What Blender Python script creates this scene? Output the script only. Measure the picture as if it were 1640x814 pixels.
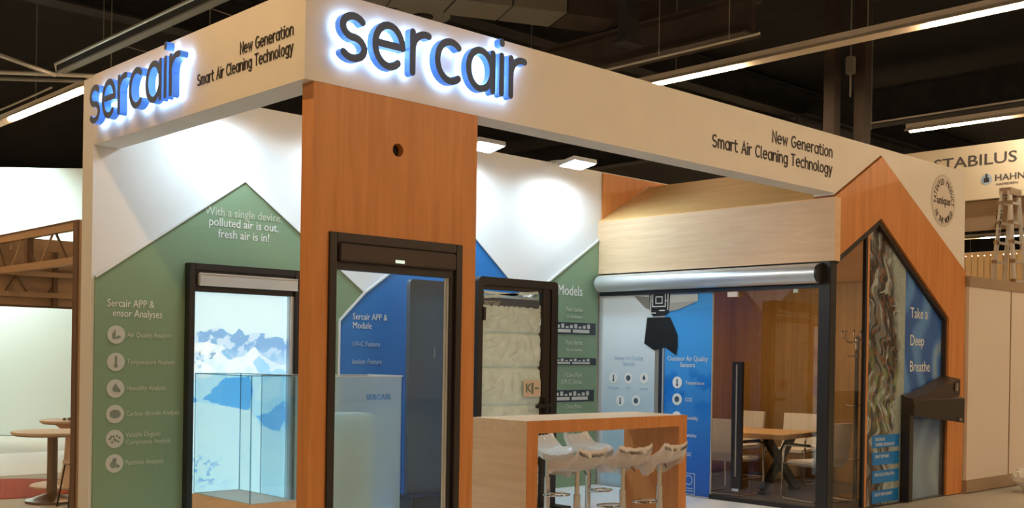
import bpy, bmesh, math, random
import numpy as np
from mathutils import Vector, Matrix
for o in list(bpy.data.objects): bpy.data.objects.remove(o, do_unlink=True)
sc = bpy.context.scene
COL = sc.collection
random.seed(7); RNG = np.random.default_rng(7)
R = math.radians

# ------------------------------------------------------------------ camera
YAW, ROLL, PITCH = R(43.3451), 0.0157, -0.0031
fw = Vector((math.sin(YAW), math.cos(YAW), 0)); rt = Vector((math.cos(YAW), -math.sin(YAW), 0)); up = Vector((0, 0, 1))
f2 = fw*math.cos(PITCH)+up*math.sin(PITCH); u2 = -fw*math.sin(PITCH)+up*math.cos(PITCH)
rr = rt*math.cos(ROLL)+u2*math.sin(ROLL); uu = -rt*math.sin(ROLL)+u2*math.cos(ROLL)
cd = bpy.data.cameras.new('camera'); cam = bpy.data.objects.new('camera', cd); COL.objects.link(cam)
M = Matrix.Identity(4)
for i in range(3):
    M[i][0] = rr[i]; M[i][1] = uu[i]; M[i][2] = -f2[i]
M[0][3], M[1][3], M[2][3] = -3.998, -6.285, 1.65
cam.matrix_world = M
cd.sensor_width = 36; cd.sensor_fit = 'HORIZONTAL'; cd.lens = 1763.4/1640*36
cd.shift_y = (576.75-407)/1640; cd.clip_end = 300
sc.camera = cam

# ------------------------------------------------------------------ world, view
w = bpy.data.worlds.new('hall_air'); sc.world = w; w.use_nodes = True
bg = w.node_tree.nodes['Background']; bg.inputs[0].default_value = (1.0, .65, .37, 1); bg.inputs[1].default_value = .45
vs = sc.view_settings; vs.view_transform = 'Standard'; vs.look = 'None'; vs.gamma = 1; vs.use_curve_mapping = False
vs.exposure = 0.0
sc.cycles.transparent_max_bounces = 40; sc.cycles.max_bounces = 14
TUBE_POWER = 185.0      # emission of the hall's fluorescent tubes
FLOOD_POWER = 18.5    # watts of one booth floodlight

# ------------------------------------------------------------------ materials
MATS = {}
def mat(name, col, rough=.5, metal=0, emit=None, estr=0, spec=.5, bump=0, bscale=40, vary=0, vscale=6, alpha=1):
    m = bpy.data.materials.new(name); m.use_nodes = True; nt = m.node_tree; b = nt.nodes['Principled BSDF']
    b.inputs['Base Color'].default_value = (*col, 1); b.inputs['Roughness'].default_value = rough
    b.inputs['Metallic'].default_value = metal; b.inputs['Specular IOR Level'].default_value = spec
    if emit: b.inputs['Emission Color'].default_value = (*emit, 1); b.inputs['Emission Strength'].default_value = estr
    if bump or vary:
        tc = nt.nodes.new('ShaderNodeTexCoord')
    if vary:
        n = nt.nodes.new('ShaderNodeTexNoise'); n.inputs['Scale'].default_value = vscale; n.inputs['Detail'].default_value = 5
        nt.links.new(tc.outputs['Object'], n.inputs['Vector'])
        r = nt.nodes.new('ShaderNodeValToRGB'); nt.links.new(n.outputs['Fac'], r.inputs[0])
        r.color_ramp.elements[0].position = .3; r.color_ramp.elements[1].position = .7
        r.color_ramp.elements[0].color = (*[c*(1-vary) for c in col], 1); r.color_ramp.elements[1].color = (*[min(1, c*(1+vary)) for c in col], 1)
        nt.links.new(r.outputs[0], b.inputs['Base Color'])
    if bump:
        n2 = nt.nodes.new('ShaderNodeTexNoise'); n2.inputs['Scale'].default_value = bscale; n2.inputs['Detail'].default_value = 4
        nt.links.new(tc.outputs['Object'], n2.inputs['Vector'])
        bp = nt.nodes.new('ShaderNodeBump'); bp.inputs['Strength'].default_value = bump; bp.inputs['Distance'].default_value = .02
        nt.links.new(n2.outputs['Fac'], bp.inputs['Height']); nt.links.new(bp.outputs[0], b.inputs['Normal'])
    MATS[name] = m
    return m
def wood(name, c1, c2, stretch, rough=.4):
    m = bpy.data.materials.new(name); m.use_nodes = True; nt = m.node_tree; b = nt.nodes['Principled BSDF']
    tc = nt.nodes.new('ShaderNodeTexCoord'); mp = nt.nodes.new('ShaderNodeMapping'); mp.inputs['Scale'].default_value = stretch
    nt.links.new(tc.outputs['Object'], mp.inputs[0])
    n = nt.nodes.new('ShaderNodeTexNoise'); n.inputs['Scale'].default_value = 1.6; n.inputs['Detail'].default_value = 7; n.inputs['Roughness'].default_value = .62
    n.inputs['Distortion'].default_value = .5
    nt.links.new(mp.outputs[0], n.inputs['Vector'])
    r = nt.nodes.new('ShaderNodeValToRGB'); r.color_ramp.elements[0].position = .32; r.color_ramp.elements[1].position = .68
    r.color_ramp.elements[0].color = (*c1, 1); r.color_ramp.elements[1].color = (*c2, 1)
    nt.links.new(n.outputs['Fac'], r.inputs[0]); nt.links.new(r.outputs[0], b.inputs['Base Color'])
    b.inputs['Roughness'].default_value = rough
    MATS[name] = m; return m
def glass(name, tint=(1, 1, 1), refl=.06, rough=0.0, haze=0.0, hazecol=(.8, .9, 1)):
    m = bpy.data.materials.new(name); m.use_nodes = True; nt = m.node_tree
    for n in list(nt.nodes):
        if n.type != 'OUTPUT_MATERIAL': nt.nodes.remove(n)
    out = [n for n in nt.nodes if n.type == 'OUTPUT_MATERIAL'][0]
    t = nt.nodes.new('ShaderNodeBsdfTransparent'); t.inputs[0].default_value = (*tint, 1)
    g = nt.nodes.new('ShaderNodeBsdfGlossy'); g.inputs['Roughness'].default_value = rough
    lw = nt.nodes.new('ShaderNodeLayerWeight'); pw_ = nt.nodes.new('ShaderNodeMath'); pw_.operation = 'POWER'; pw_.inputs[1].default_value = 5
    nt.links.new(lw.outputs['Facing'], pw_.inputs[0])
    mu = nt.nodes.new('ShaderNodeMath'); mu.operation = 'MULTIPLY_ADD'; mu.inputs[1].default_value = .9-refl; mu.inputs[2].default_value = refl
    nt.links.new(pw_.outputs[0], mu.inputs[0])
    mx = nt.nodes.new('ShaderNodeMixShader'); nt.links.new(mu.outputs[0], mx.inputs[0]); nt.links.new(t.outputs[0], mx.inputs[1]); nt.links.new(g.outputs[0], mx.inputs[2])
    last = mx
    if haze:
        d = nt.nodes.new('ShaderNodeBsdfDiffuse'); d.inputs[0].default_value = (*hazecol, 1)
        m2 = nt.nodes.new('ShaderNodeMixShader'); m2.inputs[0].default_value = haze
        nt.links.new(mx.outputs[0], m2.inputs[1]); nt.links.new(d.outputs[0], m2.inputs[2]); last = m2
    nt.links.new(last.outputs[0], out.inputs[0])
    MATS[name] = m; return m
def print_mat(name, emit=0, rough=.35):
    m = bpy.data.materials.new(name); m.use_nodes = True; nt = m.node_tree; b = nt.nodes['Principled BSDF']
    a = nt.nodes.new('ShaderNodeAttribute'); a.attribute_name = 'ink'
    b.inputs['Roughness'].default_value = rough
    nt.links.new(a.outputs['Color'], b.inputs['Base Color'])
    if emit:
        nt.links.new(a.outputs['Color'], b.inputs['Emission Color']); b.inputs['Emission Strength'].default_value = emit
    MATS[name] = m; return m

mat('white_paint', (.82, .79, .74), .55, vary=.03, vscale=2)
mat('wall_white', (.80, .82, .84), .55)
mat('green_print', (.215, .335, .215), .5)
mat('blue_print', (.007, .195, .62), .45)
mat('white_ink', (.80, .82, .82), .6)
mat('pale_ink', (.56, .62, .53), .6)
mat('pale_blue_ink', (.42, .58, .78), .6)
mat('icon_grey', (.58, .60, .56), .6)
mat('icon_dark', (.20, .24, .20), .6)
mat('black_ink', (.015, .010, .008), .5)
mat('black_frame', (.014, .013, .014), .38)
mat('black_satin', (.022, .016, .013), .32)
mat('brown_black', (.035, .022, .016), .4)
mat('dark_grey_panel', (.075, .105, .145), .25)
mat('navy_metal', (.025, .03, .045), .3)
mat('silver', (.70, .72, .74), .32, .55)
mat('chrome', (.75, .73, .70), .12, 1)
mat('alu_grey', (.52, .50, .46), .4, .4)
mat('leather_white', (.74, .72, .66), .45, bump=.1, bscale=60)
mat('stool_white', (.85, .86, .86), .3)
wood('wood_orange', (.54, .205, .048), (.67, .285, .085), (9, 9, .7))
wood('wood_pale_y', (.70, .48, .28), (.80, .59, .38), (9, .8, 12))
wood('wood_pale_x', (.70, .48, .28), (.80, .59, .38), (.8, 9, 12))
wood('wood_roof', (.84, .50, .18), (.92, .61, .27), (6, .8, 9))
wood('wood_brown', (.27, .148, .040), (.37, .215, .066), (8, 8, .6))
wood('wood_table', (.50, .30, .13), (.62, .40, .20), (9, .9, 9))
mat('floor_white', (.78, .79, .80), .35)
mat('floor_dark', (.045, .038, .033), .3, vary=.3, vscale=3)
mat('floor_hall', (.42, .41, .36), .6, vary=.12, vscale=.6, bump=.1)
mat('ceiling_black', (.0065, .0065, .0072), .85, vary=.5, vscale=1.2)
mat('steel_dark', (.026, .026, .028), .7, vary=.35, vscale=2)
mat('steel_brown', (.055, .040, .032), .7, vary=.25, vscale=2)
mat('steel_grey', (.28, .26, .23), .5, .2)
mat('conduit', (.62, .58, .52), .4, .4)
mat('fixture', (.86, .78, .66), .5)
mat('tube_glow', (1, .9, .7), .5, emit=(1, .69, .41), estr=TUBE_POWER)
mat('tube_glow_aisle', (1, .9, .7), .5, emit=(1, .64, .31), estr=TUBE_POWER)
mat('flood_glow', (1, 1, 1), .5, emit=(.86, .95, 1), estr=28)
mat('letter_face', (.030, .072, .19), .5)
mat('letter_side', (.06, .18, .55), .4, emit=(.06, .26, 1.0), estr=.55)
mat('letter_halo', (1, 1, 1), .5, emit=(.36, .62, 1.0), estr=10.5)
mat('led_dot', (.6, .7, .6), .4, emit=(.7, .9, .8), estr=.8)
mat('neighbour_white', (.72, .86, .86), .6)
mat('neighbour_tan', (.46, .31, .19), .55)
mat('neighbour_dark', (.15, .085, .05), .5)
mat('partition', (.72, .66, .60), .55)
mat('partition_trim', (.34, .25, .17), .5)
mat('banner_cream', (.84, .76, .60), .55)
mat('stone_wood', (.62, .50, .40), .5)
mat('table_metal', (.26, .19, .14), .3, .7)
mat('red_rug', (.42, .07, .035), .85, vary=.25, vscale=20)
mat('banner_ink', (.10, .095, .10), .5)
mat('slat', (.66, .50, .28), .6)
mat('badge_ring', (.62, .60, .52), .5)
mat('cream_plastic', (.86, .82, .74), .45)
mat('lamp_grey', (.42, .46, .52), .4, .3)
mat('tan_fabric', (.62, .58, .52), .6)
mat('silver_label', (.72, .62, .52), .5)
mat('film_wrap', (.72, .90, .93), .25, bump=.15, bscale=14, vary=.1, vscale=9)
glass('clear_glass', (.97, .99, .99), .03)
glass('room_glass', (.86, .84, .82), .05)
glass('case_glass', (.92, .97, .99), .05)
glass('acrylic', (.86, .95, 1), .05, .05, haze=.34, hazecol=(.66, .92, 1))
glass('stool_film', (.93, .93, .93), .16, .22, haze=.55, hazecol=(.97, .93, .92))
glass('edge_glass', (.35, .55, .62), .08)
glass('bag_film', (.95, .95, .95), .12, .2, haze=.65, hazecol=(.88, .88, .86))
print_mat('print_lightbox', emit=.80)
print_mat('print_flat', 0)
wave_mat = None

# ------------------------------------------------------------------ mesh builder
class MB:
    def __init__(s): s.v = []; s.f = []; s.mi = []
    def add(s, vs, fs, mi=0):
        b = len(s.v); s.v += [tuple(p) for p in vs]
        for f in fs: s.f.append(tuple(i+b for i in f)); s.mi.append(mi)
        return s
    def box(s, x0, x1, y0, y1, z0, z1, mi=0, bev=0):
        if bev:
            bm = bmesh.new(); bmesh.ops.create_cube(bm, size=1)
            for v in bm.verts:
                v.co = ((x0+x1)/2+v.co.x*(x1-x0), (y0+y1)/2+v.co.y*(y1-y0), (z0+z1)/2+v.co.z*(z1-z0))
            bmesh.ops.bevel(bm, geom=bm.edges[:], offset=bev, segments=2, affect='EDGES')
            bm.verts.index_update()
            s.add([v.co[:] for v in bm.verts], [[v.index for v in f.verts] for f in bm.faces], mi); bm.free(); return s
        v = [(x, y, z) for z in (z0, z1) for y in (y0, y1) for x in (x0, x1)]
        return s.add(v, [(0, 2, 3, 1), (4, 5, 7, 6), (0, 1, 5, 4), (2, 6, 7, 3), (0, 4, 6, 2), (1, 3, 7, 5)], mi)
    def bar(s, a, b, wd, ht=None, mi=0, upv=(0, 0, 1)):
        a, b = Vector(a), Vector(b); ht = ht or wd; d = (b-a).normalized(); u = Vector(upv)
        if abs(d.dot(u)) > .95: u = Vector((1, 0, 0))
        x = d.cross(u).normalized(); y = x.cross(d)
        vs = [p+x*sx*wd/2+y*sy*ht/2 for p in (a, b) for sx, sy in ((-1, -1), (1, -1), (1, 1), (-1, 1))]
        return s.add(vs, [(0, 3, 2, 1), (4, 5, 6, 7), (0, 1, 5, 4), (1, 2, 6, 5), (2, 3, 7, 6), (3, 0, 4, 7)], mi)
    def tube(s, pts, r, n=8, mi=0, closed=False):
        pts = [Vector(p) for p in pts]; m = len(pts); rs = r if isinstance(r, (list, tuple)) else [r]*m
        base = len(s.v); prev = None; vs = []
        for i, p in enumerate(pts):
            if closed: d = pts[(i+1) % m]-pts[i-1]
            else: d = pts[min(i+1, m-1)]-pts[max(i-1, 0)]
            d.normalize()
            if prev is None:
                x = d.orthogonal().normalized()
            else:
                x = (prev-d*prev.dot(d)).normalized()
            prev = x; y = d.cross(x)
            for k in range(n):
                a = 2*math.pi*k/n; vs.append(p+(x*math.cos(a)+y*math.sin(a))*rs[i])
        fs = []
        for i in range(m if closed else m-1):
            j = (i+1) % m
            for k in range(n): fs.append((i*n+k, i*n+(k+1) % n, j*n+(k+1) % n, j*n+k))
        if not closed: fs += [tuple(range(n-1, -1, -1)), tuple((m-1)*n+k for k in range(n))]
        return s.add(vs, fs, mi)
    def lathe(s, prof, c=(0, 0, 0), n=24, mi=0):
        vs = []; fs = []
        for r, z in prof:
            for k in range(n):
                a = 2*math.pi*k/n; vs.append((c[0]+r*math.cos(a), c[1]+r*math.sin(a), c[2]+z))
        for i in range(len(prof)-1):
            for k in range(n): fs.append((i*n+k, i*n+(k+1) % n, (i+1)*n+(k+1) % n, (i+1)*n+k))
        fs += [tuple(range(n-1, -1, -1)), tuple((len(prof)-1)*n+k for k in range(n))]
        return s.add(vs, fs, mi)
    def prism(s, poly, a0, a1, axis='Y', mi=0):
        # poly is (x,z) for axis Y, (y,z) for axis X, (x,y) for axis Z
        def P(p, a): return (p[0], a, p[1]) if axis == 'Y' else ((a, p[0], p[1]) if axis == 'X' else (p[0], p[1], a))
        n = len(poly); vs = [P(p, a0) for p in poly]+[P(p, a1) for p in poly]
        fs = [tuple(range(n)), tuple(range(2*n-1, n-1, -1))]+[(i, n+i, n+(i+1) % n, (i+1) % n) for i in range(n)]
        return s.add(vs, fs, mi)
    def map2(s, pts, fs, o, xd, yd, mi=0):
        o, xd, yd = Vector(o), Vector(xd), Vector(yd); zd = xd.cross(yd)
        return s.add([o+xd*p[0]+yd*p[1]+zd*(p[2] if len(p) > 2 else 0) for p in pts], fs, mi)
    def disc(s, r, o, xd, yd, th=.003, n=28, ry=None, mi=0):
        ry = ry or r
        p = [(r*math.cos(2*math.pi*k/n), ry*math.sin(2*math.pi*k/n), z) for z in (0, th) for k in range(n)]
        f = [tuple(range(n-1, -1, -1)), tuple(range(n, 2*n))]+[(k, (k+1) % n, n+(k+1) % n, n+k) for k in range(n)]
        return s.map2(p, f, o, xd, yd, mi)
    def flat(s, poly, o, xd, yd, th=.003, mi=0):
        n = len(poly); p = [(x, y, z) for z in (0, th) for x, y in poly]
        f = [tuple(range(n-1, -1, -1)), tuple(range(n, 2*n))]+[(k, (k+1) % n, n+(k+1) % n, n+k) for k in range(n)]
        return s.map2(p, f, o, xd, yd, mi)
    def ribbon(s, pts, wd, o, xd, yd, z0=0, z1=.004, closed=False, mis=(0, 0, 0), cap=5):
        P = [Vector((p[0], p[1])) for p in pts]; m = len(P); L = []; Rr = []
        for i in range(m):
            if closed: d0 = P[i]-P[i-1]; d1 = P[(i+1) % m]-P[i]
            else: d0 = P[i]-P[max(i-1, 0)]; d1 = P[min(i+1, m-1)]-P[i]
            if d0.length < 1e-9: d0 = d1
            if d1.length < 1e-9: d1 = d0
            d0 = d0.normalized(); d1 = d1.normalized(); t = (d0+d1)
            t = t.normalized() if t.length > 1e-6 else d0
            nrm = Vector((-t.y, t.x)); k = 1/max(.5, nrm.dot(Vector((-d0.y, d0.x))))
            L.append(P[i]+nrm*wd/2*k); Rr.append(P[i]-nrm*wd/2*k)
        if closed:
            n = m; ring = [(p.x, p.y, z) for z in (z0, z1) for p in L+Rr]; N = 2*n
            for i in range(n):
                j = (i+1) % n
                s.map2([ring[i], ring[j], ring[n+j], ring[n+i]], [(0, 1, 2, 3)], o, xd, yd, mis[2])
                s.map2([ring[N+i], ring[N+j], ring[N+n+j], ring[N+n+i]], [(3, 2, 1, 0)], o, xd, yd, mis[0])
                s.map2([ring[i], ring[j], ring[N+j], ring[N+i]], [(3, 2, 1, 0)], o, xd, yd, mis[1])
                s.map2([ring[n+i], ring[n+j], ring[N+n+j], ring[N+n+i]], [(0, 1, 2, 3)], o, xd, yd, mis[1])
            return s
        def capp(c, a, b):   # points of the half circle from a to b around c
            va = a-c; out = []
            for k in range(1, cap):
                an = -math.pi*k/cap; out.append(c+Vector((va.x*math.cos(an)-va.y*math.sin(an), va.x*math.sin(an)+va.y*math.cos(an))))
            return out
        endc = capp(P[-1], L[-1], Rr[-1]); stc = capp(P[0], Rr[0], L[0])
        outline = L+endc+Rr[::-1]+stc; n = len(outline)
        v = [(p.x, p.y, z) for z in (z0, z1) for p in outline]
        li = list(range(m)); ri = [m+len(endc)+(m-1-i) for i in range(m)]
        for off, mi_, rev in ((0, mis[2], False), (n, mis[0], True)):
            fs = [(off+li[i], off+li[i+1], off+ri[i+1], off+ri[i]) for i in range(m-1)]
            fs.append(tuple(off+q for q in [li[-1]]+list(range(m, m+len(endc)))+[ri[-1]]))
            fs.append(tuple(off+q for q in [ri[0]]+list(range(n-len(stc), n))+[li[0]]))
            if rev: fs = [f[::-1] for f in fs]
            s.map2(v, fs, o, xd, yd, mi_)
        s.map2(v, [(i, n+i, n+(i+1) % n, (i+1) % n) for i in range(n)], o, xd, yd, mis[1])
        return s
    def text(s, st, size, o, xd, yd, align='LEFT', th=.002, sx=1.0, bold=0):
        vs, fs = text_mesh(st, align, bold); return s.map2([(x*size*sx, y*size, th if z > 0 else 0) for x, y, z in vs], fs, o, xd, yd)
TXT = {}
def text_mesh(st, align, bold=0):
    k = (st, align, bold)
    if k not in TXT:
        c = bpy.data.curves.new('t', 'FONT'); c.body = st; c.align_x = align; c.extrude = .01; c.resolution_u = 3; c.offset = bold
        o = bpy.data.objects.new('t', c); COL.objects.link(o); bpy.context.view_layer.update()
        m = bpy.data.meshes.new_from_object(o.evaluated_get(bpy.context.evaluated_depsgraph_get()))
        TXT[k] = ([tuple(v.co) for v in m.vertices], [tuple(p.vertices) for p in m.polygons])
        bpy.data.objects.remove(o, do_unlink=True); bpy.data.curves.remove(c); bpy.data.meshes.remove(m)
    return TXT[k]

# ------------------------------------------------------------------ objects
ORIGIN = {}
def tag(o, label, cat, group=None, kind=None):
    o['label'] = label
    if cat: o['category'] = cat
    if group: o['group'] = group
    if kind: o['kind'] = kind
    return o
def thing(name, label, cat, loc=(0, 0, 0), group=None, rz=0):
    o = bpy.data.objects.new(name, None); COL.objects.link(o); o.location = loc; o.rotation_euler = (0, 0, rz); o.empty_display_size = .1
    ORIGIN[o] = Vector(loc); return tag(o, label, cat, group)
def obj(name, mb, mats, parent=None, smooth=False, world=True, label=None, ink=None):
    me = bpy.data.meshes.new(name)
    off = ORIGIN.get(parent, Vector((0, 0, 0))) if (parent is not None and world) else Vector((0, 0, 0))
    me.from_pydata([(p[0]-off.x, p[1]-off.y, p[2]-off.z) for p in mb.v], [], mb.f)
    if isinstance(mats, str): mats = [mats]
    for m in mats: me.materials.append(MATS[m])
    if len(mats) > 1: me.polygons.foreach_set('material_index', mb.mi)
    if smooth:
        me.polygons.foreach_set('use_smooth', [True]*len(me.polygons))
        try: me.set_sharp_from_angle(angle=R(40))
        except Exception: pass
    bm = bmesh.new(); bm.from_mesh(me); bmesh.ops.recalc_face_normals(bm, faces=bm.faces[:]); bm.to_mesh(me); bm.free()
    if ink is not None:
        a = me.color_attributes.new('ink', 'FLOAT_COLOR', 'POINT'); a.data.foreach_set('color', np.c_[ink, np.ones(len(ink))].astype(np.float32).ravel())
    o = bpy.data.objects.new(name, me); COL.objects.link(o)
    if parent is not None: o.parent = parent; ORIGIN[o] = off
    else: ORIGIN[o] = Vector((0, 0, 0))
    if label: o['label'] = label
    return o
def struct(name, mb, m, label, parent=None, cat=None):
    o = obj(name, mb, m, parent); o['kind'] = 'structure'; o['label'] = label
    o['category'] = cat or name.split('_')[0]
    return o
def children(o): return [c for c in bpy.data.objects if c.parent == o]
def copy_tree(o, parent=None):
    c = o.copy(); COL.objects.link(c); c.parent = parent
    for ch in list(o.children): copy_tree(ch, c)
    return c
def picture(name, o, xd, yd, wd, ht, nx, ny, fn, m, parent, poly=None):
    # flat print: a fine grid inked per point by fn(u,v) -> rgb
    xs = np.linspace(0, 1, nx); ys = np.linspace(0, 1, ny); U, V = np.meshgrid(xs, ys)
    ink = fn(U.ravel(), V.ravel()); mb = MB()
    hgt = ht(U.ravel()) if callable(ht) else np.full(nx*ny, ht)
    pts = [(u*wd, v*h, 0) for u, v, h in zip(U.ravel(), V.ravel(), hgt)]
    fs = [(j*nx+i, j*nx+i+1, (j+1)*nx+i+1, (j+1)*nx+i) for j in range(ny-1) for i in range(nx-1)]
    mb.map2(pts, fs, o, xd, yd)
    return obj(name, mb, m, parent, ink=ink)
def vnoise(x, y, seed=0):
    xi = np.floor(x).astype(int); yi = np.floor(y).astype(int); fx = x-xi; fy = y-yi
    fx = fx*fx*(3-2*fx); fy = fy*fy*(3-2*fy)
    def h(a, b):
        n = (a*374761393+b*668265263+seed*974711) & 0x7fffffff; n = (n ^ (n >> 13))*1274126177 & 0x7fffffff
        return ((n ^ (n >> 16)) & 0xffff)/65535.
    return (h(xi, yi)*(1-fx)+h(xi+1, yi)*fx)*(1-fy)+(h(xi, yi+1)*(1-fx)+h(xi+1, yi+1)*fx)*fy
def fbm(x, y, seed=0, oc=5):
    s = 0; a = .5
    for k in range(oc): s = s+a*vnoise(x*2**k, y*2**k, seed+k*17); a *= .5
    return s/(1-.5**oc)
def sstep(a, b, x): t = np.clip((x-a)/(b-a), 0, 1); return t*t*(3-2*t)
def lerp3(a, b, t): return np.array(a)[None, :]*(1-t[:, None])+np.array(b)[None, :]*t[:, None]
def mixc(A, b, t): return A*(1-t[:, None])+np.array(b)[None, :]*t[:, None]

# ------------------------------------------------------------------ monoline rounded lettering
def EL(cx, cy, rx, ry, a0, a1, n=18): return [(cx+rx*math.cos(R(a0+(a1-a0)*k/n)), cy+ry*math.sin(R(a0+(a1-a0)*k/n))) for k in range(n+1)]
def ring(cx, cy, rx, ry, n=30): return EL(cx, cy, rx, ry, 0, 360-360/n, n-1)
CAP = 1.42
def arch(x0, w_): return [(x0, .02), (x0, .62)][1:]+EL(x0+w_/2, .60, w_/2, .40, 180, 0, 10)+[(x0+w_, 0)]
GLY = {
 'N': (.76, [[(0, 0), (0, CAP), (.76, 0), (.76, CAP)]]), 'e': (.80, [[(.03, .53), (.79, .53)], EL(.40, .5, .40, .5, 2, 312, 20)]),
 'w': (1.0, [[(0, 1), (.26, 0), (.5, .86), (.74, 0), (1.0, 1)]]), 'G': (.95, [EL(.50, .71, .50, .71, 52, 340, 22)+[(.96, .66), (.58, .66)]]),
 'n': (.70, [[(0, 0), (0, 1)], arch(0, .70)]), 'r': (.46, [[(0, 0), (0, 1)], [(0, .55)]+EL(.40, .58, .40, .42, 180, 78, 9)]),
 'a': (.82, ['O', ring(.40, .5, .40, .5), [(.82, 1), (.82, 0)]]), 't': (.52, [[(.12, 1.36), (.12, .32)]+EL(.42, .30, .30, .30, 185, 275, 6)+[(.54, .02)], [(-.08, 1), (.5, 1)]]),
 'i': (.02, [[(0, 0), (0, 1)], [(0, 1.33), (0, 1.38)]]), 'o': (.82, ['O', ring(.41, .5, .41, .5)]),
 'S': (.82, [EL(.42, 1.06, .38, .36, 42, 262, 14)+EL(.42, .36, .40, .36, 82, -142, 14)]), 'm': (1.15, [[(0, 0), (0, 1)], arch(0, .575), arch(.575, .575)]),
 'A': (.88, [[(0, 0), (.44, CAP), (.88, 0)], [(.16, .48), (.72, .48)]]), 'C': (.86, [EL(.50, .71, .50, .71, 50, 310, 22)]),
 'l': (.16, [[(0, CAP), (0, .2), (.05, .06), (.18, .02)]]), 'g': (.80, ['O', ring(.40, .5, .40, .5), [(.80, 1), (.80, -.1)]+EL(.42, -.10, .38, .34, 0, -140, 9)]),
 'T': (.86, [[(0, CAP), (.86, CAP)], [(.43, CAP), (.43, 0)]]), 'c': (.72, [EL(.42, .5, .42, .5, 52, 308, 18)]),
 'h': (.70, [[(0, 0), (0, CAP)], arch(0, .70)]), 'y': (.72, [[(0, 1), (.36, .04)], [(.72, 1), (.36, .04), (.22, -.36), (.05, -.44)]]),
 's': (.66, [EL(.36, .745, .30, .255, 38, 262, 12)+EL(.34, .25, .32, .25, 82, -142, 12)]), ' ': (.30, []),
}
def stroke_line(mb, st, xh, wd, o, xd, yd, total=None, align='L', th=.004, gap=.34):
    adv = [GLY[c][0] for c in st]; L = sum(adv)+gap*(len(st)-1); sx = (total/L/xh) if total else 1
    x = 0 if align == 'L' else -L*xh*sx
    for c, a in zip(st, adv):
        closed = False
        for p in GLY[c][1]:
            if p == 'O': closed = True; continue
            mb.ribbon([((x+q[0]*xh*sx), q[1]*xh) for q in p], wd, o, xd, yd, 0, th, closed=closed); closed = False
        x += (a+gap)*xh*sx
    return mb
XF, XU = (1, 0, 0), (0, 0, 1)          # faces -Y: reading direction +X
LF = (0, -1, 0)                        # faces -X: reading direction -Y

# ================================================================== THE SETTING
HB, HT, TF = 3.475, 4.10, .246          # fascia bottom, top, thickness
Y1, L1, L2, XR = 3.42, 3.65, 9.853, 6.669
XM, HM, HR, HE, HH = 7.675, 3.995, 2.828, 3.43, 2.741
HMI, HRI, XLI = 3.294, 2.214, 9.42
struct('floor_hall', MB().box(-26, 66, -26, 46, -.10, -.012), 'floor_hall', 'pale grey carpeted floor of the exhibition hall', cat='floor')
struct('floor_booth', MB().box(0, XR, 0, L1, -.012, 0), 'floor_white', 'white laminate floor of the open booth', cat='floor')
struct('floor_meeting_room', MB().box(XR, L2, 0, Y1, -.012, 0), 'floor_dark', 'dark floor of the glazed meeting room', cat='floor')
struct('ceiling', MB().box(-26, 66, -26, 46, 9.6, 9.8), 'ceiling_black', 'black painted hall ceiling high above the booths', cat='ceiling')
struct('wall_hall_right', MB().box(66, 66.3, -26, 46, 0, 9.6), 'ceiling_black', 'dark far wall of the exhibition hall on the right', cat='wall')
struct('wall_hall_back', MB().box(-26, 66, 46, 46.3, 0, 9.6), 'ceiling_black', 'dark far wall of the exhibition hall at the back', cat='wall')
struct('wall_back', MB().box(0, L2+.05, Y1, L1, 0, 4.085), 'wall_white', 'tall white back wall of the booth behind the house shaped graphics', cat='wall')

# fascia: two white beams meeting at the corner, the right one running on over the gable
m = MB().box(0, TF, 0, Y1, HB, HT)
struct('fascia_left', m, 'white_paint', 'white fascia beam above the left open side of the booth', cat='fascia')
m = MB().prism([(TF, HB), (XR, HB), (XR, HE+.02), (XM, HM+.02), (L2, HR), (L2, HT), (TF, HT)], 0, TF, 'Y')
m.box(0, TF, -.0005, 0, HB, HT)
struct('fascia_right', m, 'white_paint', 'long white fascia beam above the right side, ending over the wooden gable', cat='fascia')

# wooden gable of the meeting room (three boards on the front, roof boards behind)
g = thing('wooden_gable', 'orange wooden house shaped gable frame at the right end of the booth', 'gable', (8.2, .1, 0))
YA, YB = -.02, .25
obj('gable_board', MB().prism([(XR, HH), (XR, HE), (XM, HM), (XM, HMI)], YA, YB), 'wood_orange', g)
obj('gable_board', MB().prism([(XM, HMI), (XM, HM), (L2, HR), (XLI, HRI)], YA, YB), 'wood_orange', g)
obj('gable_post', MB().prism([(XLI, 0), (XLI, HRI), (L2, HR), (L2, 0)], YA, YB), 'wood_orange', g)
r = thing('wooden_roof', 'warm wooden gabled roof of the meeting room seen under the white fascia', 'roof', (8.2, 1.8, 2.8))
obj('roof_slope', MB().prism([(XR+.004, HE), (XM, HM), (XM, HM-.10), (XR+.004, HE-.10)], YB, Y1), 'wood_roof', r)
obj('roof_slope', MB().prism([(XM, HM), (L2, HR), (L2, HR-.10), (XM, HM-.10)], YB, Y1), 'wood_roof', r)
h = thing('wooden_header', 'pale wooden header panel above the silver roller blind of the meeting room', 'header', (XR, 1.8, HH))
obj('header_panel', MB().box(XR, XR+.12, YB, Y1, HH, HE-.01), 'wood_pale_y', h)
obj('edge_band', MB().box(XR-.001, XR+.12, -.021, YB, HH, HE), 'wood_pale_y', h)
struct('wall_meeting_room_side', MB().box(L2-.12, L2, YB, Y1, 0, HR-.10), 'wood_brown', 'brown wood panelled side wall of the meeting room behind the chairs', cat='wall')
ml = struct('wall_meeting_room_back', MB().box(XR+.12, L2-.12, Y1-.03, Y1-.001, 0, 2.75), 'wood_brown', 'brown wood panelled back wall of the meeting room', cat='wall')
m = MB().prism([(XR+.2, 2.75), (L2-.25, 2.75), (XM, HM-.12)], Y1-.03, Y1-.001)
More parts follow.
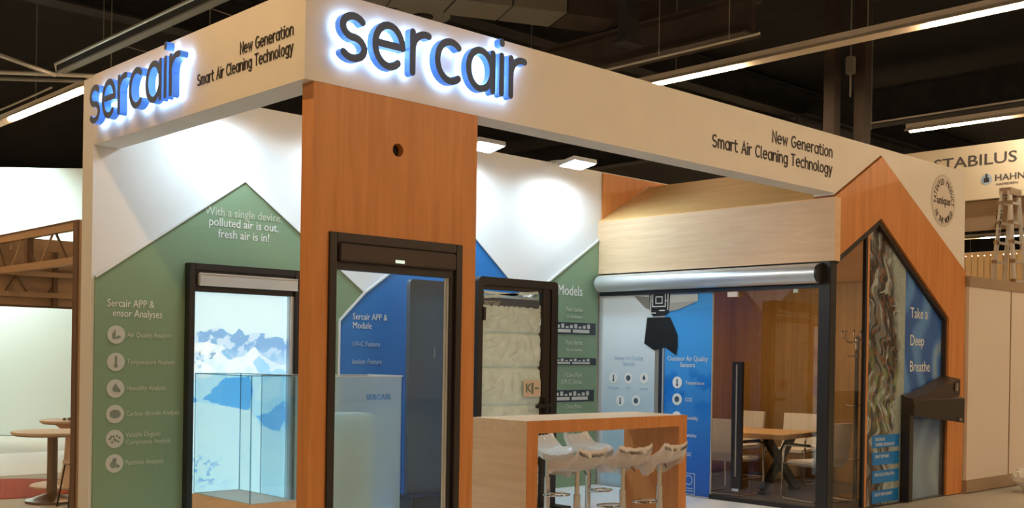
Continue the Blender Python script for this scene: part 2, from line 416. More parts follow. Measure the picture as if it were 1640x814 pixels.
obj('gable_infill', m, 'wood_brown', ml)
struct('wall_wood_upper', MB().prism([(XR+.06, HE+.03), (XM, HM+.02), (L2, HR+.05), (L2, 4.07), (XR+.06, 4.07)], Y1-.022, Y1-.001), 'wood_orange', 'orange wood panel on the back wall above the meeting room roof', cat='wall')

# wooden pillar slab with the demonstration window
PX0, PX1, PY0, PY1 = .075, 1.54, .004, .14
p = thing('wooden_pillar', 'orange wooden pillar slab under the corner of the white fascia', 'pillar', (.8, .07, 0))
WX0, WX1, WZ = .212, 1.40, 2.48
obj('side_panel', MB().box(PX0, WX0, PY0, PY1, 0, WZ), 'wood_orange', p)
obj('side_panel', MB().box(WX1, PX1, PY0, PY1, 0, WZ), 'wood_orange', p)
hx, hz, hr = .788, 3.11, .048
n = 24; m = MB()          # top panel with a round cable hole
oc = [(PX0, WZ), (PX1, WZ), (PX1, HB), (PX0, HB)]
circ = [(hx+hr*math.cos(2*math.pi*k/n+math.pi/4*5), hz+hr*math.sin(2*math.pi*k/n+math.pi/4*5)) for k in range(n)]
for q in range(4):
    arc = [circ[(q*6+k) % n] for k in range(7)]
    for yy in (PY0, PY1):
        m.add([(oc[q][0], yy, oc[q][1]), (oc[(q+1) % 4][0], yy, oc[(q+1) % 4][1])]+[(a[0], yy, a[1]) for a in arc[::-1]], [tuple(range(9))])
for k in range(n):
    a, b = circ[k], circ[(k+1) % n]; m.add([(a[0], PY0, a[1]), (b[0], PY0, b[1]), (b[0], PY1, b[1]), (a[0], PY1, a[1])], [(0, 1, 2, 3)])
for q in range(4):
    a, b = oc[q], oc[(q+1) % 4]; m.add([(a[0], PY0, a[1]), (b[0], PY0, b[1]), (b[0], PY1, b[1]), (a[0], PY1, a[1])], [(0, 1, 2, 3)])
obj('top_panel', m, 'wood_orange', p)
gr = obj('cable_grommet', MB().lathe([(hr*.98, 0), (hr*.98, .06)], (0, 0, 0), 24), 'black_frame', p, world=False)
gr.rotation_euler = (R(90), 0, 0); gr.location = (hx-.8, .12-.07, hz)

# ================================================================== DEMO WINDOWS
def demo_window(name, label, x0, x1, zt, z0, y, fr, unit_mat, unit, glass_m, frame_m):
    t = thing(name, label, 'window', ((x0+x1)/2, y, z0))
    yb = y+.10
    for a in ((x0, x0+fr, z0, zt), (x1-fr, x1, z0, zt)): obj('frame_stile', MB().box(a[0], a[1], y-.012, yb, a[2], a[3], bev=.004), frame_m, t)
    obj('frame_rail', MB().box(x0+fr, x1-fr, y-.012, yb, zt-fr*1.05, zt, bev=.004), frame_m, t)
    ux0, ux1, uz0, uz1 = unit
    u = obj('ventilation_unit', MB().box(ux0, ux1, y-.03, y+.06, uz0, uz1, bev=.008), unit_mat, t)
    obj('sash_rail', MB().box(x0+fr, x1-fr, y+.012, yb-.01, uz0-.055, zt-fr), 'black_frame', t)
    obj('sash_stile', MB().box(x1-fr-.035, x1-fr, y+.012, yb-.01, z0, uz0-.055), 'silver' if frame_m == 'black_frame' else 'black_frame', t)
    obj('sash_bead', MB().box(x1-fr-.041, x1-fr-.035, y+.03, yb-.02, z0, uz0-.055), 'silver', t)
    obj('glass_pane', MB().box(x0+fr, x1-fr-.041, y+.045, y+.055, z0, uz0-.055), glass_m, t)
    return t, u
t, u = demo_window('demonstration_window', 'black framed window with dark ventilation unit set in the wooden pillar', WX0, WX1, WZ, 0, 0, .062, 'brown_black', (.285, 1.325, 2.285, 2.405), 'clear_glass', 'black_satin')
obj('led_display', MB().box(.755, .835, -.034, -.03, 2.30, 2.322), 'led_dot', u)
t, u = demo_window('backlit_window', 'black framed window on green wall with backlit snowy mountain picture', .883, 2.094, 2.485, 0, Y1-.102, .06, 'tan_fabric', (.975, 2.055, 2.275, 2.395), 'clear_glass', 'black_frame')
for zz in (2.275, 2.389): obj('unit_edge', MB().box(.975, 2.055, Y1-.135, Y1-.132, zz, zz+.007), 'silver', u)

def inside(px, py, poly):
    c = np.zeros(px.shape, bool); n_ = len(poly)
    for k in range(n_):
        (x0, y0), (x1, y1) = poly[k], poly[(k+1) % n_]
        if y0 == y1: continue
        hit = ((y0 > py) != (y1 > py)) & (px < (x1-x0)*(py-y0)/(y1-y0)+x0); c ^= hit
    return c
def mountains(U, V):
    # print layout in its own units: a across 0..162, b up 0..375; edges roughened by warping
    a = U*162+5*(fbm(U*14, V*30, 3)-.5)+2.5*(fbm(U*40, V*80, 5)-.5); b = V*375+9*(fbm(U*12, V*26, 7)-.5)+4*(fbm(U*40, V*80, 9)-.5)
    C = lerp3((.80, .97, 1.0), (.74, .95, 1.0), V)
    far = [(-20, 290), (3, 292), (11, 307), (26, 313), (46, 319), (60, 310), (67, 308), (78, 315), (90, 305), (103, 311), (121, 311), (125, 304), (135, 306), (147, 302), (180, 292), (180, 180), (-20, 180)]
    f_ = sstep(.45, .55, fbm(U*11+V*10, V*24-U*6, 15)); rock = lerp3((.24, .47, .78), (.62, .82, 1.0), f_)
    rock = mixc(rock, (.42, .68, .94), sstep(290, 270, b)*.6)
    C = np.where(inside(a, b, far)[:, None], rock, C)
    near = [(-20, 291), (4, 291), (30, 296), (52, 286), (70, 268), (88, 272), (104, 286), (116, 272), (135, 264), (150, 256), (180, 268), (180, -20), (-20, -20)]
    m_ = inside(a, b, near); snow = lerp3((.90, 1, 1), (.62, .84, .98), sstep(.50, .62, fbm(U*12-V*9, V*26+U*5, 25))*.75)
    C = np.where(m_[:, None], snow, C)
    def patch(C, poly, col, k): return mixc(C, col, inside(a, b, poly)*k)
    C = patch(C, [(48, 279), (58, 280), (70, 266), (60, 263)], (.20, .52, .86), .85)
    C = patch(C, [(10, 270), (24, 275), (18, 262), (8, 262)], (.42, .66, .92), .6)
    C = patch(C, [(100, 262), (112, 272), (128, 258), (134, 240), (112, 244)], (.30, .66, .97), .8)
    C = patch(C, [(128, 246), (150, 250), (175, 240), (175, 228), (118, 230)], (.34, .70, .98), .8)
    # shaded valley
    C = patch(C, [(-20, 222), (30, 238), (70, 240), (100, 238), (175, 240), (175, 138), (145, 142), (115, 155), (100, 178), (80, 184), (50, 190), (-20, 196)], (.52, .86, 1.0), .85)
    C = patch(C, [(22, 199), (34, 214), (60, 236), (96, 236), (104, 214), (96, 180), (62, 188)], (.10, .48, .92), .95)
    C = patch(C, [(-20, 203), (8, 205), (12, 196), (-20, 194)], (.10, .42, .88), .9)
    C = patch(C, [(108, 172), (128, 176), (156, 196), (160, 168), (150, 144), (122, 154)], (.12, .50, .93), .92)
    C = patch(C, [(112, 222), (132, 236), (150, 232), (148, 206), (128, 190), (106, 200)], (.70, .95, 1.0), .9)
    # bright foreground and wind marks
    fg = [(-20, 197), (12, 197), (40, 190), (70, 184), (94, 178), (118, 152), (146, 143), (180, 140), (180, -20), (-20, -20)]
    C = np.where(inside(a, b, fg)[:, None], lerp3((.78, .99, 1.0), (.68, .93, 1.0), fbm(U*5, V*8, 33)), C)
    spk = sstep(.52, .62, fbm(U*26, V*70, 41))*sstep(34, 8, np.abs(b-92+.25*a))*sstep(80, 20, a)
    C = mixc(C, (.16, .46, .80), spk*.85)
    C = mixc(C, (.10, .26, .52), sstep(.60, .68, fbm(U*40, V*90, 43))*sstep(20, 4, np.abs(b-262-.2*a))*sstep(70, 30, a)*.8)
    return C
picture('lightbox_picture', (.95, Y1-.004, .0), XF, XU, 1.08, 2.23, 200, 420, mountains, 'print_lightbox', t)

# ================================================================== HOUSE SHAPED WALL GRAPHICS
def house_panel(name, label, poly, m, y, trims):
    t = thing(name, label, 'wall panel', (sum(q[0] for q in poly)/len(poly), y, 0))
    obj('house_board', MB().prism(poly, y-.022, y, 'Y'), m, t)
    for a, b in trims: obj('edge_trim', MB().bar((a[0], y-.024, a[1]), (b[0], y-.024, b[1]), .022, .022, upv=(0, 1, 0)), 'wall_white', t)
    return t
def words(t, st, size, o, m, align='LEFT', sx=1.0, bold=0, name='lettering'):
    # one part for every printed word
    vs_, fs_ = text_mesh(st, align, bold); up_ = list(range(len(vs_)))
    def find(a):
        while up_[a] != a: up_[a] = up_[up_[a]]; a = up_[a]
        return a
    for f in fs_:
        for k in f[1:]: up_[find(k)] = find(f[0])
    comp = {}
    for f in fs_: comp.setdefault(find(f[0]), []).append(f)
    ext = sorted([(min(vs_[i][0] for f in fl_ for i in f), max(vs_[i][0] for f in fl_ for i in f), k) for k, fl_ in comp.items()])
    grp = []; right = -1e9
    for a, b_, k in ext:
        if a-right > .17: grp.append([])
        grp[-1] += comp[k]; right = max(right, b_)
    for fl_ in grp:
        idx = sorted({i for f in fl_ for i in f}); mp_ = {i: n_ for n_, i in enumerate(idx)}
        obj(name, MB().map2([(vs_[i][0]*size*sx, vs_[i][1]*size, .002 if vs_[i][2] > 0 else 0) for i in idx], [tuple(mp_[i] for i in f) for f in fl_], o, XF, XU), m, t)
def line(t, st, size, x, z, y, m, align='LEFT', sx=1.0, name='lettering', bold=0):
    if size < .09: return obj(name, MB().text(st, size, (x, y, z), XF, XU, align, .002, sx, bold), m, t)
    words(t, st, size, (x, y, z), m, align, sx, bold, name)
YP = Y1-.0015
GW = .883
# green house board left of, right of and above the window opening
ga = house_panel('house_panel', 'green house shaped wall panel with air quality icon list around mountain window',
    [(.026, 0), (.883, 0), (.883, 2.485), (2.094, 2.485), (2.094, 0), (2.615, 0), (2.615, 2.01), (2.935, 2.32), (1.496, 3.334), (.026, 2.305)], 'green_print', YP, [((.026, 2.305), (1.496, 3.334)), ((1.496, 3.334), (2.935, 2.325))])
YT = YP-.0235
line(ga, 'With a single device,', .118, 1.50, 2.965, YT, 'pale_ink', 'CENTER', .86)
line(ga, 'polluted air is out,', .118, 1.50, 2.865, YT, 'white_ink', 'CENTER', .88)
line(ga, 'fresh air is in!', .118, 1.50, 2.755, YT, 'white_ink', 'CENTER', .88)
line(ga, 'Sercair APP &', .098, .135, 2.045, YT, 'white_ink', 'LEFT', .80)
line(ga, 'ensor Analyses', .098, .185, 1.955, YT, 'white_ink', 'LEFT', .80)
names = ['Air Quality Analysis', 'Temperature Analysis', 'Humidity Analysis', 'Carbon dioxide Analysis', None, 'Particles Analysis']
rows = [1.792, 1.545, 1.305, 1.075, .850, .628]
def drop(r): return [(0, r*1.3)]+EL(0, -.1*r, r*.75, r*.75, 40, -220, 12)
for k, (nm, z) in enumerate(zip(names, rows)):
    d = obj('icon_disc', MB().disc(.083, (.222, YT, z), XF, XU), 'icon_grey', ga)
    m = MB(); o = (.222, YT-.0035, z)
    if k == 0: m.flat([(-.03, -.04), (-.005, -.03), (-.008, .045), (-.035, .0)], o, XF, XU).flat([(.0, -.04), (.045, -.02), (.02, -.005), (.0, -.02)], o, XF, XU)
    elif k == 1: m.ribbon([(0, -.03), (0, .045)], .018, o, XF, XU).disc(.017, (.222, YT-.0035, z-.035), XF, XU)
    elif k == 2: m.flat(drop(.036), o, XF, XU).flat([(q[0]*.5+.033, q[1]*.5-.02) for q in drop(.036)], o, XF, XU)
    elif k == 3:
        for a in range(7): m.disc(.022, (.222+.030*math.cos(a*.9), YT-.0035-a*.0002, z+.018*math.sin(a*.9)), XF, XU)
    elif k == 4:
        for a in range(9): m.disc(.010, (.222-.045+.011*a, YT-.0035, z+.028*math.sin(a*2.4)), XF, XU)
    else: m.disc(.030, (.212, YT-.0035, z-.012), XF, XU).disc(.018, (.222, YT-.0037, z+.03), XF, XU).disc(.014, (.255, YT-.0037, z-.025), XF, XU)
    obj('icon_symbol', m, 'icon_dark', d)
    if nm: line(ga, nm, .066, .325, z-.02, YT, 'pale_ink', 'LEFT', .80)
    else:
        line(ga, 'Volatile Organic', .064, .325, z+.012, YT, 'pale_ink', 'LEFT', .80); line(ga, 'Compounds Analysis', .064, .325, z-.055, YT, 'pale_ink', 'LEFT', .80)
bl = house_panel('house_panel', 'blue house shaped wall panel seen through the pillar window, lettered Module',
    [(2.63, 0), (5.35, 0), (5.35, 2.36), (4.27, 3.235), (2.95, 2.31), (2.63, 2.0)], 'blue_print', YP, [((2.63, 2.0), (2.95, 2.31)), ((2.95, 2.31), (4.27, 3.235)), ((4.27, 3.235), (5.35, 2.36)), ((2.63, 0), (2.63, 2.0))])
line(bl, 'Sercair APP &', .098, 2.80, 2.02, YT, 'white_ink', 'LEFT', .82); line(bl, 'Module', .098, 2.80, 1.925, YT, 'white_ink', 'LEFT', .84)
line(bl, 'UV-C Feature', .078, 2.80, 1.735, YT, 'pale_blue_ink', 'LEFT', .82); line(bl, 'Ionizer Feature', .078, 2.80, 1.545, YT, 'pale_blue_ink', 'LEFT', .82)
gb = house_panel('house_panel', 'green house shaped wall panel listing product models beside the meeting room',
    [(5.352, 0), (6.662, 0), (6.662, 3.19), (5.352, 2.34)], 'green_print', YP, [((5.352, 2.34), (6.662, 3.19))])
line(gb, 'Models', .185, 6.37, 2.44, YT, 'white_ink', 'RIGHT', .86)
for z, a, b in ((2.235, 'Pure Series', 'for all windows'), (1.815, 'Pure Series', 'for all windows'), (1.40, '/ Core Pure', '(UV-C) Series'), (1.0, 'Core Pure', '')):
    line(gb, a, .085, 6.38, z, YT, 'pale_ink', 'RIGHT', .8)
    if b: line(gb, b, .06 if 'all' in b else .085, 6.38, z-.085, YT, 'pale_ink', 'RIGHT', .8)
for z, hgt, x1 in ((2.02, .15, 6.68), (1.60, .09, 6.70), (1.16, .15, 6.67)):
    x1 -= .06
    mdl = obj('model_picture', MB().box(5.75, x1, YT-.004, YT, z-hgt/2, z+hgt/2), 'navy_metal', gb)
    m = MB().box(5.80, 6.15, YT-.006, YT-.004, z-hgt*.36, z-hgt*.08).box(6.19, x1-.12, YT-.006, YT-.004, z-hgt*.36, z-hgt*.08)
    for k in range(9): m.box(5.82+k*.08, 5.87+k*.08, YT-.006, YT-.004, z+.02*hgt, z+hgt*(.18+.2*((k*7) % 3)/2))
    obj('circuit_detail', m, 'icon_grey', mdl)

# ================================================================== LIT SIGNS AND FASCIA LETTERING
def logo(label, o, xd, yd, xh, total, wd):
    t = thing('logo_sign', label, 'sign', o, 'backlit logo signs')
    st = 'sercair'; gap = .30; adv = [.66, .80, .46, .72, .82, .02, .46]
    L = sum(adv)+gap*6+.10; sx = total/L/xh; x = 0
    for c, a in zip(st, adv):
        m = MB(); closed = False; lay = getattr(logo, 'lay', 0)
        for q in GLY[c][1]:
            if q == 'O': closed = True; continue
            m.ribbon([((x+z[0]*xh*sx), z[1]*xh) for z in q], wd, o, xd, yd, .038, .098+.0012*(lay % 6), closed=closed, mis=(0, 1, 2)); closed = False; lay += 1; logo.lay = lay
        obj('letter', m, ['letter_face', 'letter_side', 'letter_halo'], t)
        x += (a+gap)*xh*sx
    return t
logo('blue edged backlit lettering on the right fascia above the wooden pillar', (.215, 0, 3.655), XF, XU, .285, 1.73, .052)
logo('blue edged backlit lettering on the left fascia beside the column', (0, 3.27, 3.64), LF, XU, .285, 1.70, .052)
def slogan(label, o1, o2, xd, xh, w1, w2, wd):
    t = thing('slogan_lettering', label, 'lettering', o1)
    obj('lettering', stroke_line(MB(), 'New Generation', xh, wd, o1, xd, XU, w1, 'R'), 'black_ink', t)
    obj('lettering', stroke_line(MB(), 'Smart Air Cleaning Technology', xh, wd, o2, xd, XU, w2, 'R'), 'black_ink', t)
slogan('black two line slogan on the right fascia left of the gable peak', (6.62, -.001, 3.85), (6.62, -.001, 3.665), XF, .078, 1.13, 2.13, .0165)
slogan('black two line slogan on the left fascia beside the corner', (-.001, .145, 3.795), (-.001, .145, 3.675), LF, .056, .70, 1.34, .0115)
# round badge
b = thing('round_badge', 'round silver badge sticker with curved black lettering on the white fascia', 'badge', (9.24, 0, 3.66))
BO = (9.24, -.002, 3.665)
dsc = obj('badge_disc', MB().disc(.325, BO, XF, XU, ry=.325), 'badge_ring', b); obj('badge_centre', MB().disc(.295, (BO[0], -.0055, BO[2]), XF, XU, th=.002), 'partition', b)
def curved(st, rad, a0, a1, size, flip=False, sx=.60):
    m = MB()
    for k, c in enumerate(st):
        if c == ' ': continue
        a = R(a0+(a1-a0)*k/(len(st)-1)); ca, sa = math.cos(a), math.sin(a)
        xd, yd = ((sa, 0, -ca), (ca, 0, sa)) if not flip else ((-sa, 0, ca), (-ca, 0, -sa))
        m.text(c, size, (BO[0]+rad*ca, -.009, BO[2]+rad*sa), xd, yd, 'CENTER', .002, sx, .015)
    return m
obj('lettering', curved('PATENTED PRODUCT', 0.198, 186, -6, .105), 'black_ink', b)
obj('lettering', curved('IN THE WORLD', .283, 214, 326, .105, True, .66), 'black_ink', b)
obj('lettering', MB().text('unique', .145, (BO[0], -.009, BO[2]-.045), XF, XU, 'CENTER', .002, .92, .012), 'black_ink', b)

# ================================================================== FLOODLIGHTS
def floodlight(label, x, z=4.01, ext=.42):
    t = thing('floodlight', label, 'floodlight', (x, Y1, z), 'floodlights on the back wall')
    o = t.location; yl = Y1-ext
    obj('arm', MB().bar((x, Y1+.02, 4.10), (x, yl+.02, z+.06), .03, .03).box(x-.05, x+.05, Y1-.02, Y1+.06, 4.085, 4.10), 'lamp_grey', t)
    # housing tilted so that its face looks down and towards the wall
    c = Vector((x, yl, z)); n_ = Vector((0, -.17, -1)).normalized(); xv = Vector((1, 0, 0)); yv = n_.cross(xv)
    def slab(hw, hh, d0, d1):
        vs_ = [c+xv*sx*hw+yv*sy*hh+n_*d for d in (d0, d1) for sx, sy in ((-1, -1), (1, -1), (1, 1), (-1, 1))]
        return MB().add(vs_, [(0, 3, 2, 1), (4, 5, 6, 7), (0, 1, 5, 4), (1, 2, 6, 5), (2, 3, 7, 6), (3, 0, 4, 7)])
    hs = obj('housing', slab(.20, .14, -.05, .0), 'lamp_grey', t)
    obj('lamp_face', slab(.185, .125, .001, .006), 'flood_glow', t)
    la = bpy.data.lights.new('floodlight_beam', 'AREA'); la.shape = 'RECTANGLE'; la.size = .36; la.size_y = .24; la.energy = FLOOD_POWER; la.color = (.58, .85, 1); la.spread = R(165)
    lo = bpy.data.objects.new('floodlight_beam', la); COL.objects.link(lo); lo.parent = t
    lo.location = (c+n_*.02)-Vector(o); lo.rotation_euler = n_.to_track_quat('-Z', 'Y').to_euler()
    return t
floodlight('bright floodlight on back wall half hidden by the wooden pillar', 4.29)
floodlight('bright floodlight on back wall above the models panel', 5.82)
floodlight('bright floodlight above the green panel with mountain window', 1.15, 4.04, .44)
floodlight('bright floodlight on the back wall directly behind the wooden pillar', 2.64)

# ================================================================== MEETING ROOM FRONT
gl = thing('glass_partition', 'black framed glass wall of the meeting room under the silver roller blind', 'glass wall', (XR+.06, 1.8, 0))
obj('corner_post', MB().box(XR-.0, XR+.13, .02, .165, 0, HH-.002, bev=.006), 'black_frame', gl)
obj('top_rail', MB().box(XR+.02, XR+.11, .165, Y1-.03, 2.455, 2.50), 'navy_metal', gl)
obj('upper_rail', MB().box(XR+.04, XR+.11, .165, Y1-.03, 2.50, HH-.002), 'black_frame', gl)
obj('wall_stile', MB().box(XR+.02, XR+.11, Y1-.07, Y1-.03, 0, 2.455), 'silver', gl)
obj('bottom_rail', MB().box(XR+.02, XR+.11, .165, 1.60, 0, .05), 'black_frame', gl)
for a, b in ((.165, .52), (.525, 1.03), (1.035, 1.60)): obj('glass_pane', MB().box(XR+.058, XR+.068, a, b, .05, 2.455), 'room_glass', gl)
hd = obj('pull_handle', MB().box(XR-.02, XR+.02, 1.12, 1.27, .16, 1.63, bev=.008), 'black_satin', gl)
obj('handle_stripe', MB().box(XR-.026, XR-.02, 1.188, 1.206, .30, 1.60), 'steel_grey', hd)
obj('foot_bolt', MB().box(XR-.026, XR-.02, 1.15, 1.24, .13, .16), 'chrome', hd)
obj('box_reflection', MB().box(XR-.005, XR+.03, 1.22, 1.36, 2.385, 2.445), 'cream_plastic', gl)  # cream box standing in for a white reflection in the glass
obj('door_hinge', MB().box(XR+.03, XR+.056, .44, .50, 2.41, 2.45), 'chrome', gl)
# roller blind
rb = thing('roller_blind', 'silver roller blind cassette under the pale wooden header', 'roller blind', (XR-.06, 1.7, 2.6))
prof = [(XR+.01, 2.725), (XR-.05, 2.715)]+[(XR-.05+.10*math.cos(a), 2.605+.105*math.sin(a)) for a in np.linspace(R(100), R(265), 12)]+[(XR+.01, 2.505)]
obj('cassette', MB().prism(prof, .135, Y1-.09, 'Y'), 'silver', rb, smooth=True)
obj('end_cap', MB().prism(prof, .105, .135, 'Y'), 'black_frame', rb)
obj('end_cap', MB().prism(prof, Y1-.09, Y1-.07, 'Y'), 'steel_grey', rb)

# graphics board in the glass wall
gp = thing('sensor_graphic', 'pale grey and blue graphic board with air sensor icons in the glass wall', 'graphic board', (XR+.05, 2.5, 0))
PXF = XR+.05
obj('board', MB().box(PXF, PXF+.03, 1.605, Y1-.07, 0.0, 2.455), 'white_ink', gp)
def indoor(U, V):
    C = lerp3((.40, .55, .66), (.80, .86, .90), sstep(.25, .95, V))
    n_ = fbm(U*5+V*7, V*8-U*3, 4); C = mixc(C, (.34, .50, .64), sstep(.50, .7, n_)*sstep(.6, .2, V)*.6)
    return C
def outdoor(U, V):
    C = lerp3((.015, .11, .50), (.06, .36, .86), sstep(.0, .85, V)); n_ = fbm(U*5, V*14, 9)
    band = sstep(.30, .50, V)*sstep(.68, .55, V)
    C = mixc(C, (.0, .15, .62), sstep(.50, .62, n_)*band*.8); return C
picture('indoor_print', (PXF-.002, 3.345, .01), LF, XU, .885, 2.44, 30, 70, indoor, 'print_flat', gp)
picture('outdoor_print', (PXF-.002, 2.33, .01), LF, XU, .722, 2.44, 30, 90, outdoor, 'print_flat', gp)
PT = PXF-.004
# window section diagram: device, profile and pane cut
def pl(poly, m, name, z=0, parent=gp): return obj(name, MB().flat(poly, (PT-z, 0, 0), (0, 1, 0), XU, -.004), m, parent)
def FY(p): return [(a, b) for a, b in p]
pl([(2.47, 0.02), (2.32, 0.02), (2.32, 2.0), (2.47, 2.0)], 'steel_grey', 'pane_section')
pl([(2.405, .02), (2.335, .02), (2.335, 1.80), (2.405, 1.80)], 'navy_metal', 'pane_core', .003)
pl([(2.345, .02), (2.333, .02), (2.333, 1.80), (2.345, 1.80)], 'pale_blue_ink', 'pane_highlight', .006)
pl([(2.60, 2.165), (2.24, 2.165), (2.18, 2.06), (2.12, 1.95), (2.118, 1.80), (2.14, 1.70), (2.30, 1.79), (2.48, 1.755), (2.64, 1.84), (2.62, 2.0)], 'black_frame', 'device_section', .006)
pl([(2.82, 2.44), (2.56, 2.42), (2.56, 2.26), (2.64, 2.29)], 'steel_grey', 'wall_section', .003)
pl([(2.28, 2.44), (1.82, 2.44), (1.82, 2.35), (2.24, 2.34)], 'icon_grey', 'sill_section', .003)
pl([(2.26, 2.34), (1.84, 2.345), (2.14, 2.25), (2.26, 2.24)], 'alu_grey', 'sill_shadow_side', .003)
ps = pl([(2.57, 2.455), (2.24, 2.455), (2.26, 2.22), (2.33, 2.19), (2.50, 2.18), (2.55, 2.22)], 'black_frame', 'profile_section', .008)
m = MB()
for q in ([(2.54, 2.44), (2.54, 2.22), (2.46, 2.22)], [(2.51, 2.45), (2.51, 2.30), (2.31, 2.30), (2.31, 2.45)], [(2.46, 2.42), (2.36, 2.42), (2.36, 2.34), (2.46, 2.34), (2.46, 2.42)], [(2.27, 2.45), (2.27, 2.26)], [(2.54, 2.37), (2.51, 2.37)], [(2.31, 2.37), (2.27, 2.37)], [(2.40, 2.25), (2.32, 2.25)]):
    m.ribbon(q, .013, (PT-.012, 0, 0), (0, 1, 0), XU, -.003, 0)
obj('profile_lines', m, 'white_ink', ps)
def yline(t, st, size, y, z, m_, align='LEFT', sx=.85): return obj('lettering', MB().text(st, size, (PT-.001, y, z), LF, XU, align, .002, sx), m_, t)
yline(gp, 'Indoor Air Quality', .075, 2.90, 1.63, 'pale_blue_ink', 'CENTER'); yline(gp, 'Sensors', .075, 2.90, 1.56, 'pale_blue_ink', 'CENTER')
yline(gp, 'Outdoor Air Quality', .085, 1.965, 1.63, 'white_ink', 'CENTER'); yline(gp, 'Sensors', .085, 1.965, 1.555, 'white_ink', 'CENTER')
def yicon(y, z, r, k):
    d = obj('icon_disc', MB().disc(r, (PT, y, z), LF, XU), 'white_ink', gp); m = MB(); o = (PT-.0035, y, z)
    if k % 3 == 0: m.ribbon([(0, -r*.4), (0, r*.5)], r*.25, o, LF, XU).disc(r*.22, (o[0], y, z-r*.42), LF, XU)
    elif k % 3 == 1: m.disc(r*.5, o, LF, XU)
    else: m.flat(drop(r*.42), o, LF, XU)
    obj('icon_symbol', m, 'dark_grey_panel', d)
for k, (y, z) in enumerate(((3.15, 1.395), (2.897, 1.40), (2.64, 1.405), (3.027, 1.105), (2.766, 1.115))): yicon(y, z, .07, k)
for y, st in ((3.15, 'Temperature'), (2.897, 'CO2'), (2.64, 'Humidity')): yline(gp, st, .045, y, 1.255, 'pale_blue_ink', 'CENTER')
for k, (z, st) in enumerate(((1.365, 'Temperature'), (1.16, 'CO2'), (.94, 'Humidity'), (.73, 'Particles'), (.50, 'VOC'))):
    yicon(2.115, z, .072, k); yline(gp, st, .062, 1.99, z-.02, 'white_ink')
m = MB()
for q in ([(2.16, .02), (2.16, .27), (1.83, .27), (1.83, .02), (2.16, .02)], [(2.03, .02), (2.05, -.0)], [(2.03, .27), (2.03, .14), (2.16, .14)], EL(1.92, .19, .055, .055, 0, 330), [(1.99, .09), (1.86, .09)], [(1.99, .06), (1.86, .06)], EL(2.09, .08, .045, .035, 0, 330)):
    m.ribbon(q, .010, (PT, 0, 0), (0, 1, 0), XU, -.003, 0)
obj('screen_drawing', m, 'pale_blue_ink', gp)

# ================================================================== GABLE GLAZING
ge = thing('gable_glazing', 'gable glazing with dark mullion and clear left pane beside the rock print', 'glazing', (8.1, .1, 0))
def hin(x): return HMI-(XM-x)*(HMI-HH)/(XM-XR) if x < XM else HMI-(x-XM)*(HMI-HRI)/(XLI-XM)
obj('mullion', MB().prism([(7.44, 0), (7.48, 0), (7.48, hin(7.48)), (7.44, hin(7.44))], .03, .07), 'black_frame', ge)
obj('mullion_board', MB().prism([(7.48, 0), (7.53, 0), (7.53, hin(7.53)), (7.48, hin(7.48))], .035, .08), 'wood_orange', ge)
obj('glass_pane', MB().prism([(6.80, 0), (7.44, 0), (7.44, hin(7.44)-.07), (6.80, hin(6.80)-.07)], .05, .06), 'room_glass', ge)
obj('sloping_frame', MB().prism([(XR+.12, hin(XR+.12)), (XM, HMI), (XM, HMI-.09), (XR+.12, hin(XR+.12)-.09)], .01, .13), 'black_frame', ge)
obj('sloping_frame', MB().prism([(XM, HMI), (XLI, HRI), (XLI, HRI-.05), (XM, HMI-.06)], .01, .13), 'brown_black', ge)
obj('side_frame', MB().box(XLI-.04, XLI, .01, .13, 0, HRI-.03), 'brown_black', ge)
XS = 8.435
def rocks(U, V):
    wv = U*11+.9*np.sin(V*34+U*2)+.35*np.sin(V*83+1); n1 = fbm(wv, V*9, 3, 6); n2 = fbm(wv*1.6+4, V*17, 13, 6)
    C = lerp3((.018, .018, .018), (.15, .185, .20), sstep(.36, .60, n1))
    C = mixc(C, (.42, .52, .54), sstep(.55, .66, n2)*.85)
    C = mixc(C, (.010, .010, .012), sstep(.52, .60, fbm(wv*1.2+9, V*7+3, 17, 6))*.9)
    C = mixc(C, (.17, .27, .09), sstep(.48, .60, fbm(U*12, V*22, 23))*sstep(.64, .48, V)*sstep(.24, .34, V)*.75)
    C = mixc(C, (.26, .11, .04), sstep(.57, .64, fbm(U*26, V*60, 33))*.6)
    rv = .80-.45*np.abs(V-.58); C = mixc(C, (.42, .53, .53), sstep(rv-.05, rv+.12, U+.18*(fbm(U*10, V*26, 43)-.5))*.7)
    return C
def ocean(U, V):
    wv = np.sin(U*13+1.8*np.sin(V*11)+3*fbm(U*3, V*4, 2)); C = lerp3((.025, .11, .42), (.10, .28, .66), sstep(-.6, 1, wv))
    C = mixc(C, (.30, .42, .55), sstep(.55, 1., wv)*sstep(.45, .9, U)*.7)
    C = mixc(C, (.30, .40, .46), sstep(.45, .18, V)*.65); return C
hr_ = lambda x0, wd: (lambda U: np.array([hin(x0+u*wd)-.06 for u in U]))
gr = thing('gable_print', 'rock cliff and blue water print with white lettering in the gable', 'print', (8.5, .06, 0))
obj('backing', MB().prism([(7.53, 0), (XLI-.04, 0), (XLI-.04, hin(XLI-.04)-.055), (XM, HMI-.065), (7.53, hin(7.53)-.065)], .062, .08), 'steel_dark', gr)
picture('rock_print', (7.53, .060, 0), XF, XU, XS-7.53, hr_(7.53, XS-7.53), 120, 380, rocks, 'print_flat', gr)
picture('water_print', (XS, .060, 0), XF, XU, XLI-.04-XS, hr_(XS, XLI-.04-XS), 60, 150, ocean, 'print_flat', gr)
for st, z in (('Take a', 2.19), ('Deep', 1.86), ('Breathe', 1.545)): words(gr, st, .185, (8.555, .058, z), 'white_ink', 'LEFT', .90)
